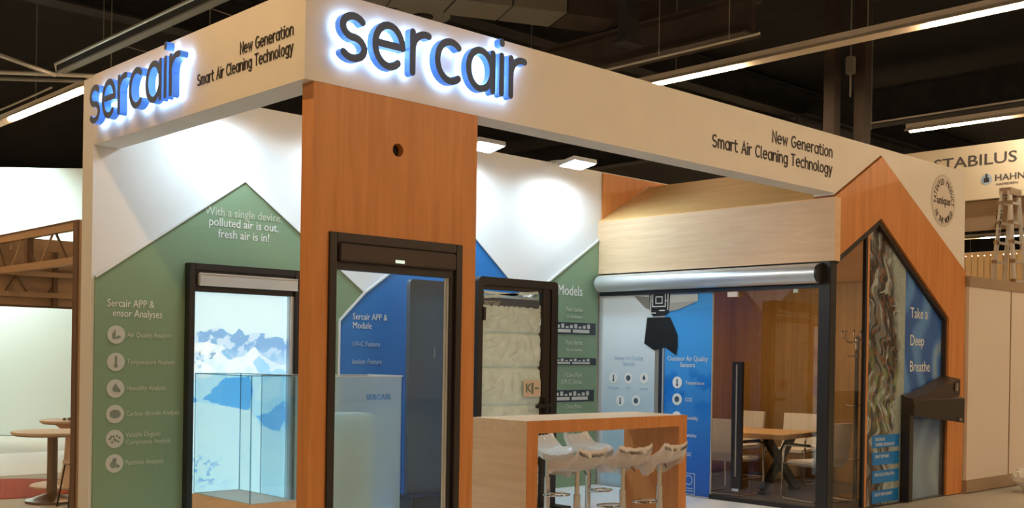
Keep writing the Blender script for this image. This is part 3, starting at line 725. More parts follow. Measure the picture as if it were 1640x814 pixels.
for k, (z, a) in enumerate(((.72, ('INDOOR AIR', 'CLEANING TECHNOLOGY')), (.52, ('SMART SOFTWARE',)), (.31, ('PRACTICAL INSTALLATION',)), (.08, ('EASE OF MAINTENANCE',)))):
    bx_ = obj('caption_box', MB().box(7.70, 8.33, .054, .059, z-.06, z+.085), 'blue_print', gr)
    for q, s_ in enumerate(a): obj('lettering', MB().text(s_, .052, (7.76, .0535, z+.02-.06*q), XF, XU, 'LEFT', .001, .72), 'white_ink', bx_)
# opened ventilation unit on the water print
vu = thing('ventilation_hood', 'black ventilation hood with tilted flap on the blue water print', 'ventilator', (8.9, 0, 1.2))
obj('body', MB().add([(8.36, .05, 1.04), (9.36, .05, 1.0), (9.36, .05, 1.36), (8.36, .05, 1.27), (8.38, -.10, 1.02), (9.36, -.26, .92), (9.36, -.26, 1.22), (8.38, -.10, 1.20)],
    [(0, 1, 2, 3), (4, 7, 6, 5), (0, 4, 5, 1), (3, 2, 6, 7), (0, 3, 7, 4), (1, 5, 6, 2)]), 'black_satin', vu)
obj('flap', MB().add([(8.36, .03, 1.20), (9.36, .03, 1.44), (9.36, -.20, 1.26), (8.36, -.10, 1.17), (8.36, .03, 1.25), (9.36, .03, 1.50), (9.36, -.20, 1.46), (8.36, -.10, 1.22)],
    [(0, 3, 2, 1), (4, 5, 6, 7), (0, 1, 5, 4), (1, 2, 6, 5), (2, 3, 7, 6), (3, 0, 4, 7)]), 'brown_black', vu)
obj('switch', MB().box(9.23, 9.29, -.212, -.19, 1.31, 1.41, bev=.008), 'steel_grey', vu)
obj('screw', MB().box(9.24, 9.29, -.265, -.245, .95, .98), 'steel_grey', vu)
obj('support_stile', MB().box(8.36, 8.45, -.06, .05, 0, 1.03), 'black_satin', vu)
obj('glass_pane', MB().box(8.45, 9.30, -.012, -.004, 0, .98), 'clear_glass', vu)

# ================================================================== MEETING FURNITURE
t = thing('conference_table', 'oak topped conference table with black crossed legs in the meeting room', 'table', (7.92, 2.1, 0), rz=R(8))
obj('table_top', MB().box(-.55, .55, -.92, .95, .69, .75, bev=.008), 'wood_table', t, world=False)
for y in (-.62, .65):
    for s_ in (-1, 1): obj('leg', MB().bar((s_*-.42, y+.02*s_, 0.03), (s_*.42, y+.02*s_, .69), .12, .06, upv=(0, 1, 0)).bar((s_*-.47, y+.02*s_, .015), (s_*-.35, y+.02*s_, .015), .12, .03), 'black_frame', t, world=False)
def make_chair(label, loc, rz):
    # faces local +Y
    t = thing('cantilever_chair', label, 'chair', loc, 'white leather meeting chairs', rz)
    sm = MB(); n = 8
    pts = [(.22, .455), (.0, .44), (-.20, .435)]
    obj('seat', MB().box(-.245, .245, -.22, .25, .41, .47, bev=.02), 'leather_white', t, world=False, smooth=True)
    bk = MB(); prof = [(-.20, .44), (-.245, .52), (-.275, .66), (-.295, .80), (-.315, .93)]
    vs_ = []; fs_ = []
    for i, (y, z) in enumerate(prof):
        for x in (-.245, .245): vs_ += [(x, y-.022, z), (x, y+.022, z)]
    for i in range(4):
        a = i*4; b_ = a+4; fs_ += [(a, a+2, b_+2, b_), (a+1, b_+1, b_+3, a+3), (a, b_, b_+1, a+1), (a+2, a+3, b_+3, b_+2)]
    fs_ += [(0, 1, 3, 2), (16, 18, 19, 17)]
    obj('backrest', bk.add(vs_, fs_), 'leather_white', t, world=False)
    for s_ in (-1, 1):
        x = s_*.28
        fr = [(x, -.27, .014), (x, .22, .014), (x, .27, .03), (x, .285, .07), (x, .265, .40), (x, .255, .58), (x, .23, .635), (x, .17, .65), (x, -.26, .655)]
        obj('side_frame', MB().tube(fr, .0125, 8).tube([(x, .262, .43), (s_*.2, .22, .425)], .01, 6), 'chrome', t, world=False, smooth=True)
        obj('armrest', MB().box(x-.022, x+.022, -.20, .17, .655, .68, bev=.008), 'black_frame', t, world=False)
    obj('floor_bar', MB().tube([(-.28, -.27, .014), (.28, -.27, .014)], .0125, 8), 'chrome', t, world=False, smooth=True)
    return t
ch0 = make_chair('white chair with its back to the glass, left of the black pull handle', (7.36, 1.75, 0), R(-88))
def place(label, x, y, rz):
    c = copy_tree(ch0); c.location = (x, y, 0); c.rotation_euler = (0, 0, rz); c['label'] = label; return c
place('white chair on the far side of the table, behind the pull handle', 8.92, 2.78, R(88))
place('white chair on the far side of the table, nearest the side wall', 8.98, 1.92, R(100))
place('white chair at the near end of the table behind the black corner post', 7.60, .72, R(-16))
# coat stand
cs = thing('coat_stand', 'black and chrome coat stand behind the clear gable pane', 'coat stand', (8.2, .55, 0))
obj('base', MB().lathe([(.19, 0), (.19, .02), (.03, .04)], (8.2, .55, 0)), 'chrome', cs, smooth=True)
obj('pole', MB().tube([(8.2, .55, .03), (8.2, .55, 1.88)], .026, 12), 'black_frame', cs, smooth=True)
obj('collar', MB().lathe([(.032, 0), (.035, .12), (.02, .17)], (8.2, .55, 1.80), 14), 'chrome', cs, smooth=True)
for k in range(6):
    a = k*math.pi/3+.3; dx, dy = math.cos(a), math.sin(a)
    hk = obj('hook', MB().tube([(8.2+dx*r_, .55+dy*r_, z) for r_, z in ((.02, 1.90), (.08, 1.88), (.15, 1.90), (.19, 1.96), (.18, 2.01))], .008, 6), 'chrome', cs, smooth=True)
    obj('knob', MB().lathe([(.004, 0), (.016, .012), (.016, .022), (.004, .034)], (8.2+dx*.18, .55+dy*.18, 2.005), 8), 'table_metal', hk, smooth=True)
for z in (1.72, 1.12, .46):
    for k in range(4):
        a = k*math.pi/2+.5; dx, dy = math.cos(a), math.sin(a)
        obj('peg', MB().tube([(8.2+dx*r_, .55+dy*r_, z+q) for r_, q in ((.02, 0), (.09, .0), (.12, .02))], .009, 6), 'chrome', cs, smooth=True)

# ================================================================== BAR COUNTER AND STOOLS
CX0, CX1, CY0, CY1 = 2.54, 4.74, .44, 1.15
c = thing('bar_counter', 'wooden bar counter with open front beside the wooden pillar', 'counter', ((CX0+CX1)/2, .8, 0))
obj('top_panel', MB().box(CX0+.002, CX1-.002, CY0+.003, CY1, .99, 1.10, bev=.002), 'wood_pale_x', c)
obj('side_panel', MB().box(CX0, CX0+.13, CY0+.003, CY1, 0, .99), 'wood_pale_y', c)
obj('side_panel', MB().box(CX1-.12, CX1, CY0+.003, CY1, 0, .99), 'wood_orange', c)
obj('front_edge', MB().box(CX0, CX1, CY0-.002, CY0+.003, .99, 1.10), 'wood_orange', c)
obj('front_edge', MB().box(CX0, CX0+.13, CY0-.002, CY0+.003, 0, .99), 'wood_orange', c)
obj('front_edge', MB().box(CX1-.12, CX1, CY0-.002, CY0+.003, 0, .99), 'wood_orange', c)
def saddle(wd, dp, z0, thick, grow=0, rim=0, wrinkle=0, seed=0, skirt=0):
    # curved bucket seat, low back on local -Y, opened towards +Y
    N, K = 18, 14; rg = np.random.default_rng(seed); vs_ = []; fs_ = []
    def top(u, v):
        x = (u-.5)*wd; y = (v-.5)*dp
        z = z0+.03*abs(2*u-1)**2.5+.13*max(0, (.42-v)/.42)**1.7-.035*max(0, (v-.75)/.25)**1.5
        e = max(abs(2*u-1), abs(2*v-1)); k = 1-.10*(abs(2*u-1)*abs(2*v-1))**2
        return x*k, y*k, z
    for lay in (0, 1):
        for j in range(K):
            for i in range(N):
                x, y, z = top(i/(N-1), j/(K-1)); z += grow if lay == 0 else -thick-grow
                s_ = 1+grow*3; wz = wrinkle*(rg.random()-.5)
                vs_.append((x*s_, y*s_, z+wz))
    M_ = N*K
    for j in range(K-1):
        for i in range(N-1):
            a = j*N+i; fs_.append((a, a+1, a+N+1, a+N)); fs_.append((M_+a, M_+a+N, M_+a+N+1, M_+a+1))
    edge = [i for i in range(N)]+[j*N+N-1 for j in range(1, K)]+[(K-1)*N+i for i in range(N-2, -1, -1)]+[j*N for j in range(K-2, 0, -1)]
    for k in range(len(edge)):
        a, b_ = edge[k], edge[(k+1) % len(edge)]; fs_.append((a, M_+a, M_+b_, b_))
    if skirt:
        b0 = len(vs_)
        for k, e in enumerate(edge):
            x, y, z = vs_[M_+e]; ph = 2*math.pi*k/len(edge); dz = skirt*(.45+.30*math.sin(2*ph+seed)+.25*math.sin(5*ph+2*seed)+.12*rg.random())
            qk = .80+.08*math.sin(9*ph+seed)+.05*rg.random(); vs_.append((x*qk, y*qk, z-dz))
        for k in range(len(edge)):
            k2 = (k+1) % len(edge); fs_.append((M_+edge[k], b0+k, b0+k2, M_+edge[k2]))
    return MB().add(vs_, fs_)
def make_stool(label, x, y, rz, film, seed, sk):
    t = thing('bar_stool', label, 'bar stool', (x, y, 0), 'bar stools wrapped in film', rz)
    obj('base', MB().lathe([(.20, 0), (.20, .012), (.06, .035), (.035, .06)], n=28), 'chrome', t, world=False, smooth=True)
    obj('column', MB().tube([(0, 0, .03), (0, 0, .46)], .030, 14).tube([(0, 0, .46), (0, 0, .69)], .021, 14), 'chrome', t, world=False, smooth=True)
    obj('footrest', MB().tube([(0, 0, .30), (0, .08, .30)]+[(.14*math.sin(a), .16+.10*math.cos(a)*-1, .30) for a in np.linspace(0, 2*math.pi, 20)], .010, 7), 'chrome', t, world=False, smooth=True)
    obj('lever', MB().tube([(.0, 0, .67), (.12, .03, .665), (.19, .05, .615)], .006, 6), 'black_frame', t, world=False, smooth=True)
    obj('seat', saddle(.42, .38, .715, .035), 'stool_white', t, world=False, smooth=True)
    obj('plastic_cover', saddle(.42, .38, .715, .035, grow=.012, wrinkle=.014, seed=seed, skirt=sk), film, t, world=False, smooth=True)
make_stool('film wrapped bar stool in front of the counter, nearest its left leg', 2.99, .27, R(4), 'stool_film', 1, .05)
make_stool('film wrapped bar stool in front of the counter, middle of the near row', 3.58, .26, R(-8), 'stool_film', 2, .08)
make_stool('film wrapped bar stool in front of the counter, overlapping its right leg', 4.12, .27, R(6), 'stool_film', 3, .13)
make_stool('shiny white bar stool behind the counter beside its left leg', 3.78, 1.42, R(172), 'bag_film', 4, .05)
make_stool('shiny white bar stool behind the counter, second from its left leg', 4.38, 1.42, R(186), 'bag_film', 5, .05)

# ================================================================== FREE STANDING FRAMED UNIT WITH FILM WRAPPED PANELS
FX0, FX1, FY, FZ = 3.525, 4.70, 2.2, 2.475
t = thing('framed_door_display', 'free standing black framed door display with film wrapped panels inside', 'door display', ((FX0+FX1)/2, FY, 0))
def rrect(x0, x1, z0, z1, r, n=5):
    P = []
    for cx, cz, a in ((x1-r, z1-r, 0), (x0+r, z1-r, 90)): P += [(cx+r*math.cos(R(a+90*k/n)), cz+r*math.sin(R(a+90*k/n))) for k in range(n+1)]
    return [(x1, z0)]+P+[(x0, z0)]
o_ = rrect(FX0, FX1, 0, FZ, .05); i_ = rrect(FX0+.065, FX1-.10, 0, FZ-.085, .02)
m = MB()
for k in range(len(o_)-1):
    a, b_, c2, d2 = o_[k], o_[k+1], i_[k+1], i_[k]
    m.add([(q[0], yy, q[1]) for yy in (FY, FY+.09) for q in (a, b_, c2, d2)], [(0, 1, 2, 3), (7, 6, 5, 4), (0, 4, 5, 1), (3, 2, 6, 7)])
obj('outer_frame', m, 'black_frame', t)
obj('sash_stile', MB().box(FX1-.225, FX1-.10, FY+.015, FY+.08, 0, FZ-.085, bev=.006), 'black_satin', t)
obj('sash_rail', MB().box(FX0+.065, FX1-.225, FY+.03, FY+.08, FZ-.13, FZ-.085), 'black_satin', t)
un = obj('ventilation_unit', MB().box(FX0+.07, FX1-.25, FY+.04, FY+.085, FZ-.30, FZ-.21, bev=.01), 'dark_grey_panel', t)
obj('lettering', MB().text('sercair', .085, (FX0+.11, FY+.038, FZ-.285), XF, XU), 'icon_grey', un)
obj('crumpled_strip', MB().bar((FX0+.09, FY+.03, FZ-.21), (FX1-.30, FY+.03, FZ-.13), .03, .03).bar((FX0+.09, FY+.04, FZ-.16), (FX1-.60, FY+.04, FZ-.17), .05, .03), 'film_wrap', t)
obj('lever_handle', MB().box(FX1-.20, FX1-.13, FY-.02, FY+.015, 1.04, 1.20, bev=.008).bar((FX1-.15, FY-.05, 1.125), (FX1-.36, FY-.05, 1.115), .04, .04).bar((FX1-.16, FY-.05, 1.125), (FX1-.16, FY, 1.125), .03), 'black_frame', t)
obj('hinge', MB().box(FX0+.055, FX0+.10, FY-.015, FY+.02, 2.02, 2.16, bev=.008), 'black_frame', t)
gx, gz = 34, 44; rows_ = [(0.0, .50), (.50, 1.125), (1.125, 1.53), (1.53, 1.90), (1.90, 2.23)]
for q, (za, zb) in enumerate(rows_):
    rg = np.random.default_rng(50+q); nx, nz = 44, 26; vs_ = []; fs_ = []
    U, V = np.meshgrid(np.linspace(0, 1, nx), np.linspace(0, 1, nz))
    nx, nz = 70, 40; U, V = np.meshgrid(np.linspace(0, 1, nx), np.linspace(0, 1, nz))
    an = rg.uniform(-1, 1); cx_ = rg.uniform(.2, .8); an2 = np.arctan2(V-1.3, U-cx_); rid = np.abs(np.sin(an2*15+3*fbm(U*3+q, V*3, q)*2.5+an))**.6
    hgt = (.019*rid*(.3+fbm(U*4, V*4, q+3))+.008*fbm(U*14, V*12, q+7))*np.clip(np.sin(V*math.pi), 0, 1)**.4+.022*np.minimum(1, np.clip(np.sin(V*math.pi), 0, 1)*5)+.006
    for j in range(nz):
        for i in range(nx): vs_.append((FX0+.060+(FX1-.190-FX0-.060)*i/(nx-1), FY+.088-hgt[j, i], za+(zb-za)*j/(nz-1)))
    for j in range(nz-1):
        for i in range(nx-1): a = j*nx+i; fs_.append((a, a+1, a+nx+1, a+nx))
    obj('wrapped_panel', MB().add(vs_, fs_), 'film_wrap', t, smooth=True)
obj('backing', MB().box(FX0+.066, FX1-.226, FY+.09, FY+.10, 0, 2.3), 'film_wrap', t)
tg = obj('paper_tag', MB().box(4.19, 4.44, FY-.004, FY+.006, 1.22, 1.40), 'silver_label', t)
obj('tag_print', MB().text('K', .13, (4.21, FY-.006, 1.27), XF, XU, bold=.02).box(4.30, 4.33, FY-.007, FY-.005, 1.25, 1.37).box(4.35, 4.41, FY-.007, FY-.005, 1.30, 1.32), 'icon_dark', tg)
obj('foot', MB().box(FX0-.02, FX0+.10, FY-.22, FY+.30, 0, .03).box(FX1-.12, FX1+.02, FY-.22, FY+.30, 0, .03), 'black_frame', t)

# ================================================================== SHOWCASES AND DARK PANEL
def showcase(name, label, x0, x1, y0, y1, zp, zt, plm, gm, shade, gback='case_glass', rim='edge_glass'):
    t = thing(name, label, 'showcase', ((x0+x1)/2, (y0+y1)/2, 0))
    pn = obj('plinth', MB().box(x0-.012, x1+.012, y0-.012, y1+.012, 0, zp, bev=.003), plm, t)
    obj('plinth_top', MB().box(x0, x1, y0, y1, zp, zp+.006), shade, t)
    th = .012
    obj('glass_side', MB().box(x0, x0+th, y0, y1, zp+.006, zt), gback, t); obj('glass_side', MB().box(x1-th, x1, y0, y1, zp+.006, zt), gback, t)
    obj('glass_side', MB().box(x0+th, x1-th, y0, y0+th, zp+.006, zt), gm, t); obj('glass_side', MB().box(x0+th, x1-th, y1-th, y1, zp+.006, zt), gback, t)
    for x in (x0, x1):
        for y in (y0, y1): obj('glass_edge', MB().box(x-.003, x+.003, y-.003, y+.003, zp+.006, zt), 'edge_glass', t)
    obj('glass_rim', MB().bar((x0, y0, zt), (x1, y0, zt), .008).bar((x0, y1, zt), (x1, y1, zt), .008).bar((x0, y0, zt), (x0, y1, zt), .008).bar((x1, y0, zt), (x1, y1, zt), .008 if rim == 'edge_glass' else .014), rim, t)
    return t
showcase('glass_showcase', 'clear glass showcase on wooden plinth in front of the mountain window', .635, 1.08, 1.72, 2.68, .40, 1.458, 'wood_pale_y', 'case_glass', 'icon_grey')
t = showcase('glass_showcase', 'milky blue acrylic showcase behind the glass of the pillar window', 1.22, 2.40, 2.0, 2.55, .12, 1.448, 'white_ink', 'acrylic', 'white_ink', rim='white_ink')
obj('lettering', MB().text('SERCAIR', .075, (1.98, 1.996, 1.23), XF, XU), 'blue_print', t)
a = thing('air_cabinet', 'cream cabinet with small printed lines inside the milky showcase', 'cabinet', (1.88, 2.2, .126))
obj('body', MB().box(1.64, 2.12, 2.06, 2.40, .126, 1.10, bev=.02), 'cream_plastic', a)
for z in (.96, .86, .62, .36): obj('printed_line', MB().box(1.72, 2.05, 2.056, 2.06, z, z+.012), 'icon_grey', a)
obj('lettering', MB().text('sercair', .09, (1.88, 2.0585, .50), XF, XU, 'CENTER'), 'green_print', a)
for z in (1.0, .24): obj('printed_mark', MB().box(1.85, 1.91, 2.056, 2.06, z, z+.06), 'pale_blue_ink', a)
t = thing('dark_display_panel', 'tall dark grey display panel with rounded corners seen through pillar window', 'display panel', (3.42, 2.9, 0))
obj('screen', MB().prism(rrect(3.165, 3.66, .17, 2.45, .05), 2.88, 2.94), 'dark_grey_panel', t)
obj('base', MB().box(3.14, 3.69, 2.74, 3.08, 0, .16, bev=.01), 'navy_metal', t)
obj('status_mark', MB().box(3.50, 3.506, 2.876, 2.88, 1.62, 1.74), 'icon_grey', t)

# ================================================================== HALL LUMINAIRE ROWS
def light_row(x, segs, y0, y1, label, glow='tube_glow'):
    t = thing('light_track', label, 'light track', (x, (y0+y1)/2, 7.0), 'fluorescent light tracks under the hall ceiling')
    obj('rail', MB().box(x-.06, x+.06, y0, y1, 7.10, 7.19), 'fixture', t)
    obj('reflector', MB().prism([(x-.15, 7.02), (x-.06, 7.10), (x+.06, 7.10), (x+.15, 7.02), (x+.135, 7.01), (x+.05, 7.085), (x-.05, 7.085), (x-.135, 7.01)], y0, y1), 'fixture', t)
    for c_, ln in segs: obj('tube', MB().tube([(x, c_-ln/2, 7.035), (x, c_+ln/2, 7.035)], .045, 8), glow, t)
    for k in range(int((y1-y0)//4)+1): obj('hanger', MB().tube([(x, y0+1+k*4, 7.19), (x, y0+1+k*4, 9.6)], .012, 5), 'steel_grey', t)
    return t
def per(c0, ln, a, b, step=5.6):
    k0 = math.ceil((a-c0)/step); out = []
    while c0+k0*step < b: out.append((c0+k0*step, ln)); k0 += 1
    return out
light_row(12.75, per(1.0, 1.9, -20, 12), -22, 12, 'long fluorescent light track crossing the dark ceiling above the right fascia')
light_row(20.2, per(4.95, 2.1, -20, 6.5), -22, 6.1, 'fluorescent light track above the cream banner behind the booth')
light_row(5.1, per(17.6, 1.9, 12.5, 44)+per(19.7, 1.9, 12.5, 44)+per(-5.0, 1.9, -20, -4), -22, 44, 'fluorescent light track with paired tubes beyond the left fascia')
light_row(-2.35, per(.5, 1.9, -20, 30, 7.6), -22, 30, 'fluorescent light track above and in front of the booth corner', 'tube_glow_aisle')
light_row(-9.8, per(-2.0, 1.9, -20, 30, 11.2), -22, 30, 'fluorescent light track over the aisle left of the booth', 'tube_glow_aisle')
for x_, lb in ((42.7, 'upper of two distant fluorescent light tracks seen behind the ladder'), (50.2, 'lower of two distant fluorescent light tracks seen behind the ladder')): light_row(x_, per(12.5, 3.4, 6, 40, 4.4), 5, 44, lb)

# ================================================================== CEILING STEEL, DUCTS, PIPES
def single(name, mb, m, label, cat, group=None): return tag(obj(name, mb, m), label, cat, group)
t = thing('cable_tray', 'grey cable tray with bright conduit running above the left fascia', 'cable tray', (4.1, 12, 7))
obj('tray', MB().box(4.0, 4.16, 5.5, 14.9, 6.90, 6.93), 'steel_grey', t)
obj('tray_side', MB().box(4.0, 4.03, 5.5, 14.9, 6.93, 7.05), 'steel_dark', t)
obj('conduit', MB().tube([(3.98, 5.5, 7.06), (3.98, 14.9, 7.06), (4.05, 15.0, 6.96), (4.16, 15.0, 6.90)], .028, 8), 'conduit', t, smooth=True)
for y_ in (9.2, 12.2): obj('bracket', MB().tube([(4.1, y_, 6.91), (5.0, y_+.3, 6.95)], .010, 5), 'steel_grey', t)
for y_ in (7, 10, 13): obj('hanger', MB().tube([(4.1, y_, 6.93), (4.1, y_, 9.6)], .008, 5), 'steel_grey', t)
single('diagonal_pipe', MB().tube([(.2, 13.19, 7.0), (4.2, 15.51, 7.0)], .045, 8), 'conduit', 'pale diagonal pipe under the dark ceiling at the far left', 'pipe')
single('cross_pipe', MB().tube([(1.3, 17.80, 7.02), (4.9, 14.99, 7.02)], .045, 8), 'conduit', 'upper of two level pipes crossing behind the left fascia end', 'pipe')
single('cross_pipe', MB().tube([(1.3, 18.57, 7.02), (4.9, 15.575, 7.02)], .045, 8), 'steel_grey', 'lower of two level pipes crossing behind the left fascia end', 'pipe')
single('thin_conduit', MB().tube([(4.55, 30, 7.0), (4.55, 16.6, 7.0)], .022, 6), 'conduit', 'thin bright conduit beside the paired tubes on the left', 'conduit')
def gir(label, x0, x1, y0, y1, z0, z1, m='steel_dark'):
    t = thing('ceiling_beam', label, 'beam', ((x0+x1)/2, (y0+y1)/2, z0), 'dark beams under the hall ceiling')
    obj('web', MB().box((x0+x1)/2-.05, (x0+x1)/2+.05, y0, y1, z0+.05, z1-.05) if (y1-y0) > (x1-x0) else MB().box(x0, x1, (y0+y1)/2-.05, (y0+y1)/2+.05, z0+.05, z1-.05), m, t)
    obj('flange', MB().box(x0, x1, y0, y1, z0, z0+.05), m, t); obj('flange', MB().box(x0, x1, y0, y1, z1-.05, z1), m, t)
gir('dark beam running lengthwise behind the thin white pipe', 11.4, 11.9, 4.5, 30, 7.15, 7.78, 'steel_brown')
gir('dark cross beam behind the round air diffuser', -10, 40, 15.0, 15.5, 8.3, 9.3)
gir('dark cross beam high above the right fascia', 4, 60, 11.2, 11.7, 8.75, 9.55)
gir('dark cross beam above the cream banner', 18, 60, 7.4, 7.9, 6.75, 7.3)
gir('dark beam running lengthwise far behind the twin columns', 24, 24.5, -10, 40, 8.2, 9.2)
gir('dark cross beam at the upper left behind the cable tray', -20, 3.6, 19.5, 20.0, 7.6, 8.6, 'steel_brown')
single('white_pipe', MB().tube([(11.25, 7.7, 7.0), (11.25, 4.1, 7.0)], .026, 8).tube([(11.25, 6.2, 7.0), (11.25, 6.2, 9.6)], .006, 4).tube([(11.25, 4.7, 7.0), (11.25, 4.7, 9.6)], .006, 4), 'conduit', 'thin bright pipe with clips above the right fascia', 'pipe')
single('white_pipe', MB().tube([(18.7, 6.4, 7.0), (18.7, 1.5, 7.0)], .022, 8).tube([(18.7, 6.2, 7.0), (18.7, 6.2, 9.6)], .006, 4), 'conduit', 'thin bright pipe right of the twin columns', 'pipe')
d = thing('air_duct', 'grey panelled air duct at the top edge above the lit lettering', 'duct', (9, 8.2, 7.8))
D0, D1 = Vector((6.6, 9.55, 8.25)), Vector((12.3, 7.04, 8.25)); dd = (D1-D0)
for k in range(6):
    obj('duct_panel', MB().bar(D0+dd*(k/6+.003), D0+dd*((k+1)/6-.003), .9, .86-.01*(k % 2)), 'steel_grey' if k < 4 else 'steel_brown', d)
obj('duct_core', MB().bar(D0, D1, .84, .8), 'steel_dark', d)
df = thing('round_diffuser', 'round grey air diffuser just above the right fascia top', 'diffuser', (8.75, 9.75, 7.8))
obj('ring', MB().lathe([(.24, 0), (.52, .0), (.52, .05), (.28, .10)], (8.72, 9.75, 7.92), 32), 'steel_grey', df, smooth=True)
obj('cone', MB().lathe([(.20, -.02), (.20, 1.67)], (8.72, 9.75, 7.92), 20), 'ceiling_black', df, smooth=True)
single('hanging_box', MB().box(7.3, 7.9, 10.3, 10.9, 7.9, 9.6, bev=.03), 'ceiling_black', 'black box hanging left of the round air diffuser', 'box')
single('hanging_strut', MB().box(10.15, 10.45, 6.0, 6.2, 7.05, 9.6).box(10.05, 10.55, 5.95, 6.25, 7.0, 7.06), 'steel_dark', 'dark hanging strut left of the thin white pipe', 'strut')
for lab, x_, y_ in (('left of the twin dark columns rising behind the right fascia', 15.75, 5.42), ('right of the twin dark columns rising behind the right fascia', 16.15, 4.98)):
    t = thing('hall_column', lab, 'column', (x_, y_, 0), 'twin columns behind the booth')
    obj('shaft', MB().box(x_-.12, x_+.12, y_-.12, y_+.12, 0, 9.6), 'steel_brown', t); obj('plinth_block', MB().box(x_-.2, x_+.2, y_-.2, y_+.2, 0, .4), 'steel_dark', t)
single('chain_hoist', MB().tube([(15.8, 5.05, 9.6), (15.8, 5.05, 7.7)], .015, 6).box(15.72, 15.88, 4.97, 5.13, 7.35, 7.7, bev=.02).tube([(15.8, 5.05, 7.35), (15.8, 5.05, 6.9)], .02, 6), 'steel_grey', 'small chain hoist hanging between the twin columns', 'hoist')
single('roof_unit', MB().box(18.2, 20.2, 6.0, 8.6, 5.6, 6.35, bev=.03), 'steel_dark', 'dark louvred box behind the fascia above the gable peak', 'roof unit')

# ================================================================== NEIGHBOUR STAND ON THE LEFT
nw = thing('exhibition_wall', 'tall white wall of the neighbouring stand beyond the round tables', 'wall', (3.9, 15.2, 0))
A_ = Vector((1.2, 17.7, 0)); B_ = Vector((7.5, 11.6, 0)); dv = (B_-A_).normalized(); nv = Vector((-dv.y, dv.x, 0))
obj('wall_board', MB().add([q+nv*s_+Vector((0, 0, z)) for z in (0, 5.1) for q, s_ in ((A_, 0), (B_, 0), (B_, .15), (A_, .15))], [(0, 1, 2, 3), (7, 6, 5, 4), (0, 4, 5, 1), (1, 5, 6, 2), (2, 6, 7, 3), (3, 7, 4, 0)]), 'neighbour_white', nw)
single('pale_mat', MB().box(-3, 6, 8.6, 11.8, -.012, -.004), 'floor_white', 'pale glossy mat on the floor before the neighbouring white wall', 'mat')
fl = thing('floodlight', 'floodlight on the neighbouring white wall at the far left', 'floodlight', (2.4, 15.3, 5.2), 'floodlights of the neighbouring stand')
obj('housing', MB().box(2.2, 2.6, 15.2, 15.4, 5.35, 5.43), 'lamp_grey', fl); obj('arm', MB().bar((2.4, 15.35, 5.40), (2.75, 16.15, 5.12), .04), 'lamp_grey', fl)
obj('lamp_face', MB().box(2.22, 2.58, 15.22, 15.38, 5.335, 5.348), 'flood_glow', fl)
la = bpy.data.lights.new('floodlight_beam', 'AREA'); la.size = .4; la.energy = 420; la.color = (.84, 1, .95); la.spread = R(160)
lo = bpy.data.objects.new('floodlight_beam', la); COL.objects.link(lo); lo.parent = fl; lo.location = (0, 0, .12); lo.rotation_euler = Vector((.25, .45, -.8)).to_track_quat('-Z', 'Y').to_euler()
# open truss fascia
tr = thing('truss_stand', 'brown truss framed stand with corner post left of the white column', 'stand frame', (.47, 5, 0))
PXa, PYa = .50, 4.92
obj('corner_post', MB().box(PXa-.055, PXa+.055, PYa-.055, PYa+.055, 0, 2.97), 'neighbour_dark', tr)
obj('post_face', MB().box(PXa-.035, PXa+.005, PYa-.062, PYa-.055, 0, 2.97), 'neighbour_tan', tr)
obj('far_post', MB().box(PXa-.055, PXa+.055, 11.5, 11.61, -.012, 2.97), 'neighbour_dark', tr)
obj('back_support', MB().box(2.9, 3.0, 7.36, 7.44, -.012, 2.98), 'neighbour_dark', tr)
obj('top_chord', MB().box(PXa-.04, PXa+.03, PYa+.05, 11.5, 2.88, 2.955), 'neighbour_tan', tr)
obj('top_cap', MB().box(PXa-.045, PXa+.035, PYa+.05, 11.5, 2.955, 2.975), 'neighbour_dark', tr)
obj('lower_chord', MB().box(PXa-.04, PXa+.03, PYa+.05, 11.5, 2.525, 2.60), 'neighbour_tan', tr)
for k in range(7):
    y_ = PYa+.35+k*.9
    obj('diagonal', MB().bar((PXa, y_, 2.60), (PXa, y_+.3, 2.88), .02), 'neighbour_dark', tr); obj('diagonal', MB().bar((PXa, y_+.7, 2.60), (PXa, y_+.4, 2.88), .02), 'neighbour_tan', tr)
obj('middle_post', MB().box(PXa-.04, PXa+.03, 6.30, 6.38, 2.60, 2.88), 'neighbour_dark', tr)
YB2 = 7.3
obj('back_fascia', MB().box(.2, 3.0, YB2, YB2+.06, 2.17, 2.98), 'neighbour_tan', tr)
obj('back_edge', MB().box(.2, 3.0, YB2-.01, YB2+.07, 2.15, 2.175), 'neighbour_dark', tr)
obj('back_top_rail', MB().box(PXa, 3.0, YB2-.4, YB2-.34, 2.80, 2.86), 'neighbour_tan', tr)
obj('back_lower_rail', MB().box(.3, 1.40, YB2-.10, YB2-.02, 2.27, 2.33), 'neighbour_tan', tr)
obj('back_middle_rail', MB().box(.3, 1.40, YB2-.10, YB2-.02, 2.52, 2.58), 'neighbour_tan', tr)
for x_ in (.55, .8, 1.05): obj('back_diagonal', MB().bar((x_, YB2-.05, 2.33), (x_+.12*(1 if x_ != .8 else -1), YB2-.05, 2.52), .015), 'neighbour_dark', tr)
obj('back_post', MB().box(1.10, 1.15, YB2-.09, YB2-.03, 2.17, 2.85), 'neighbour_dark', tr)
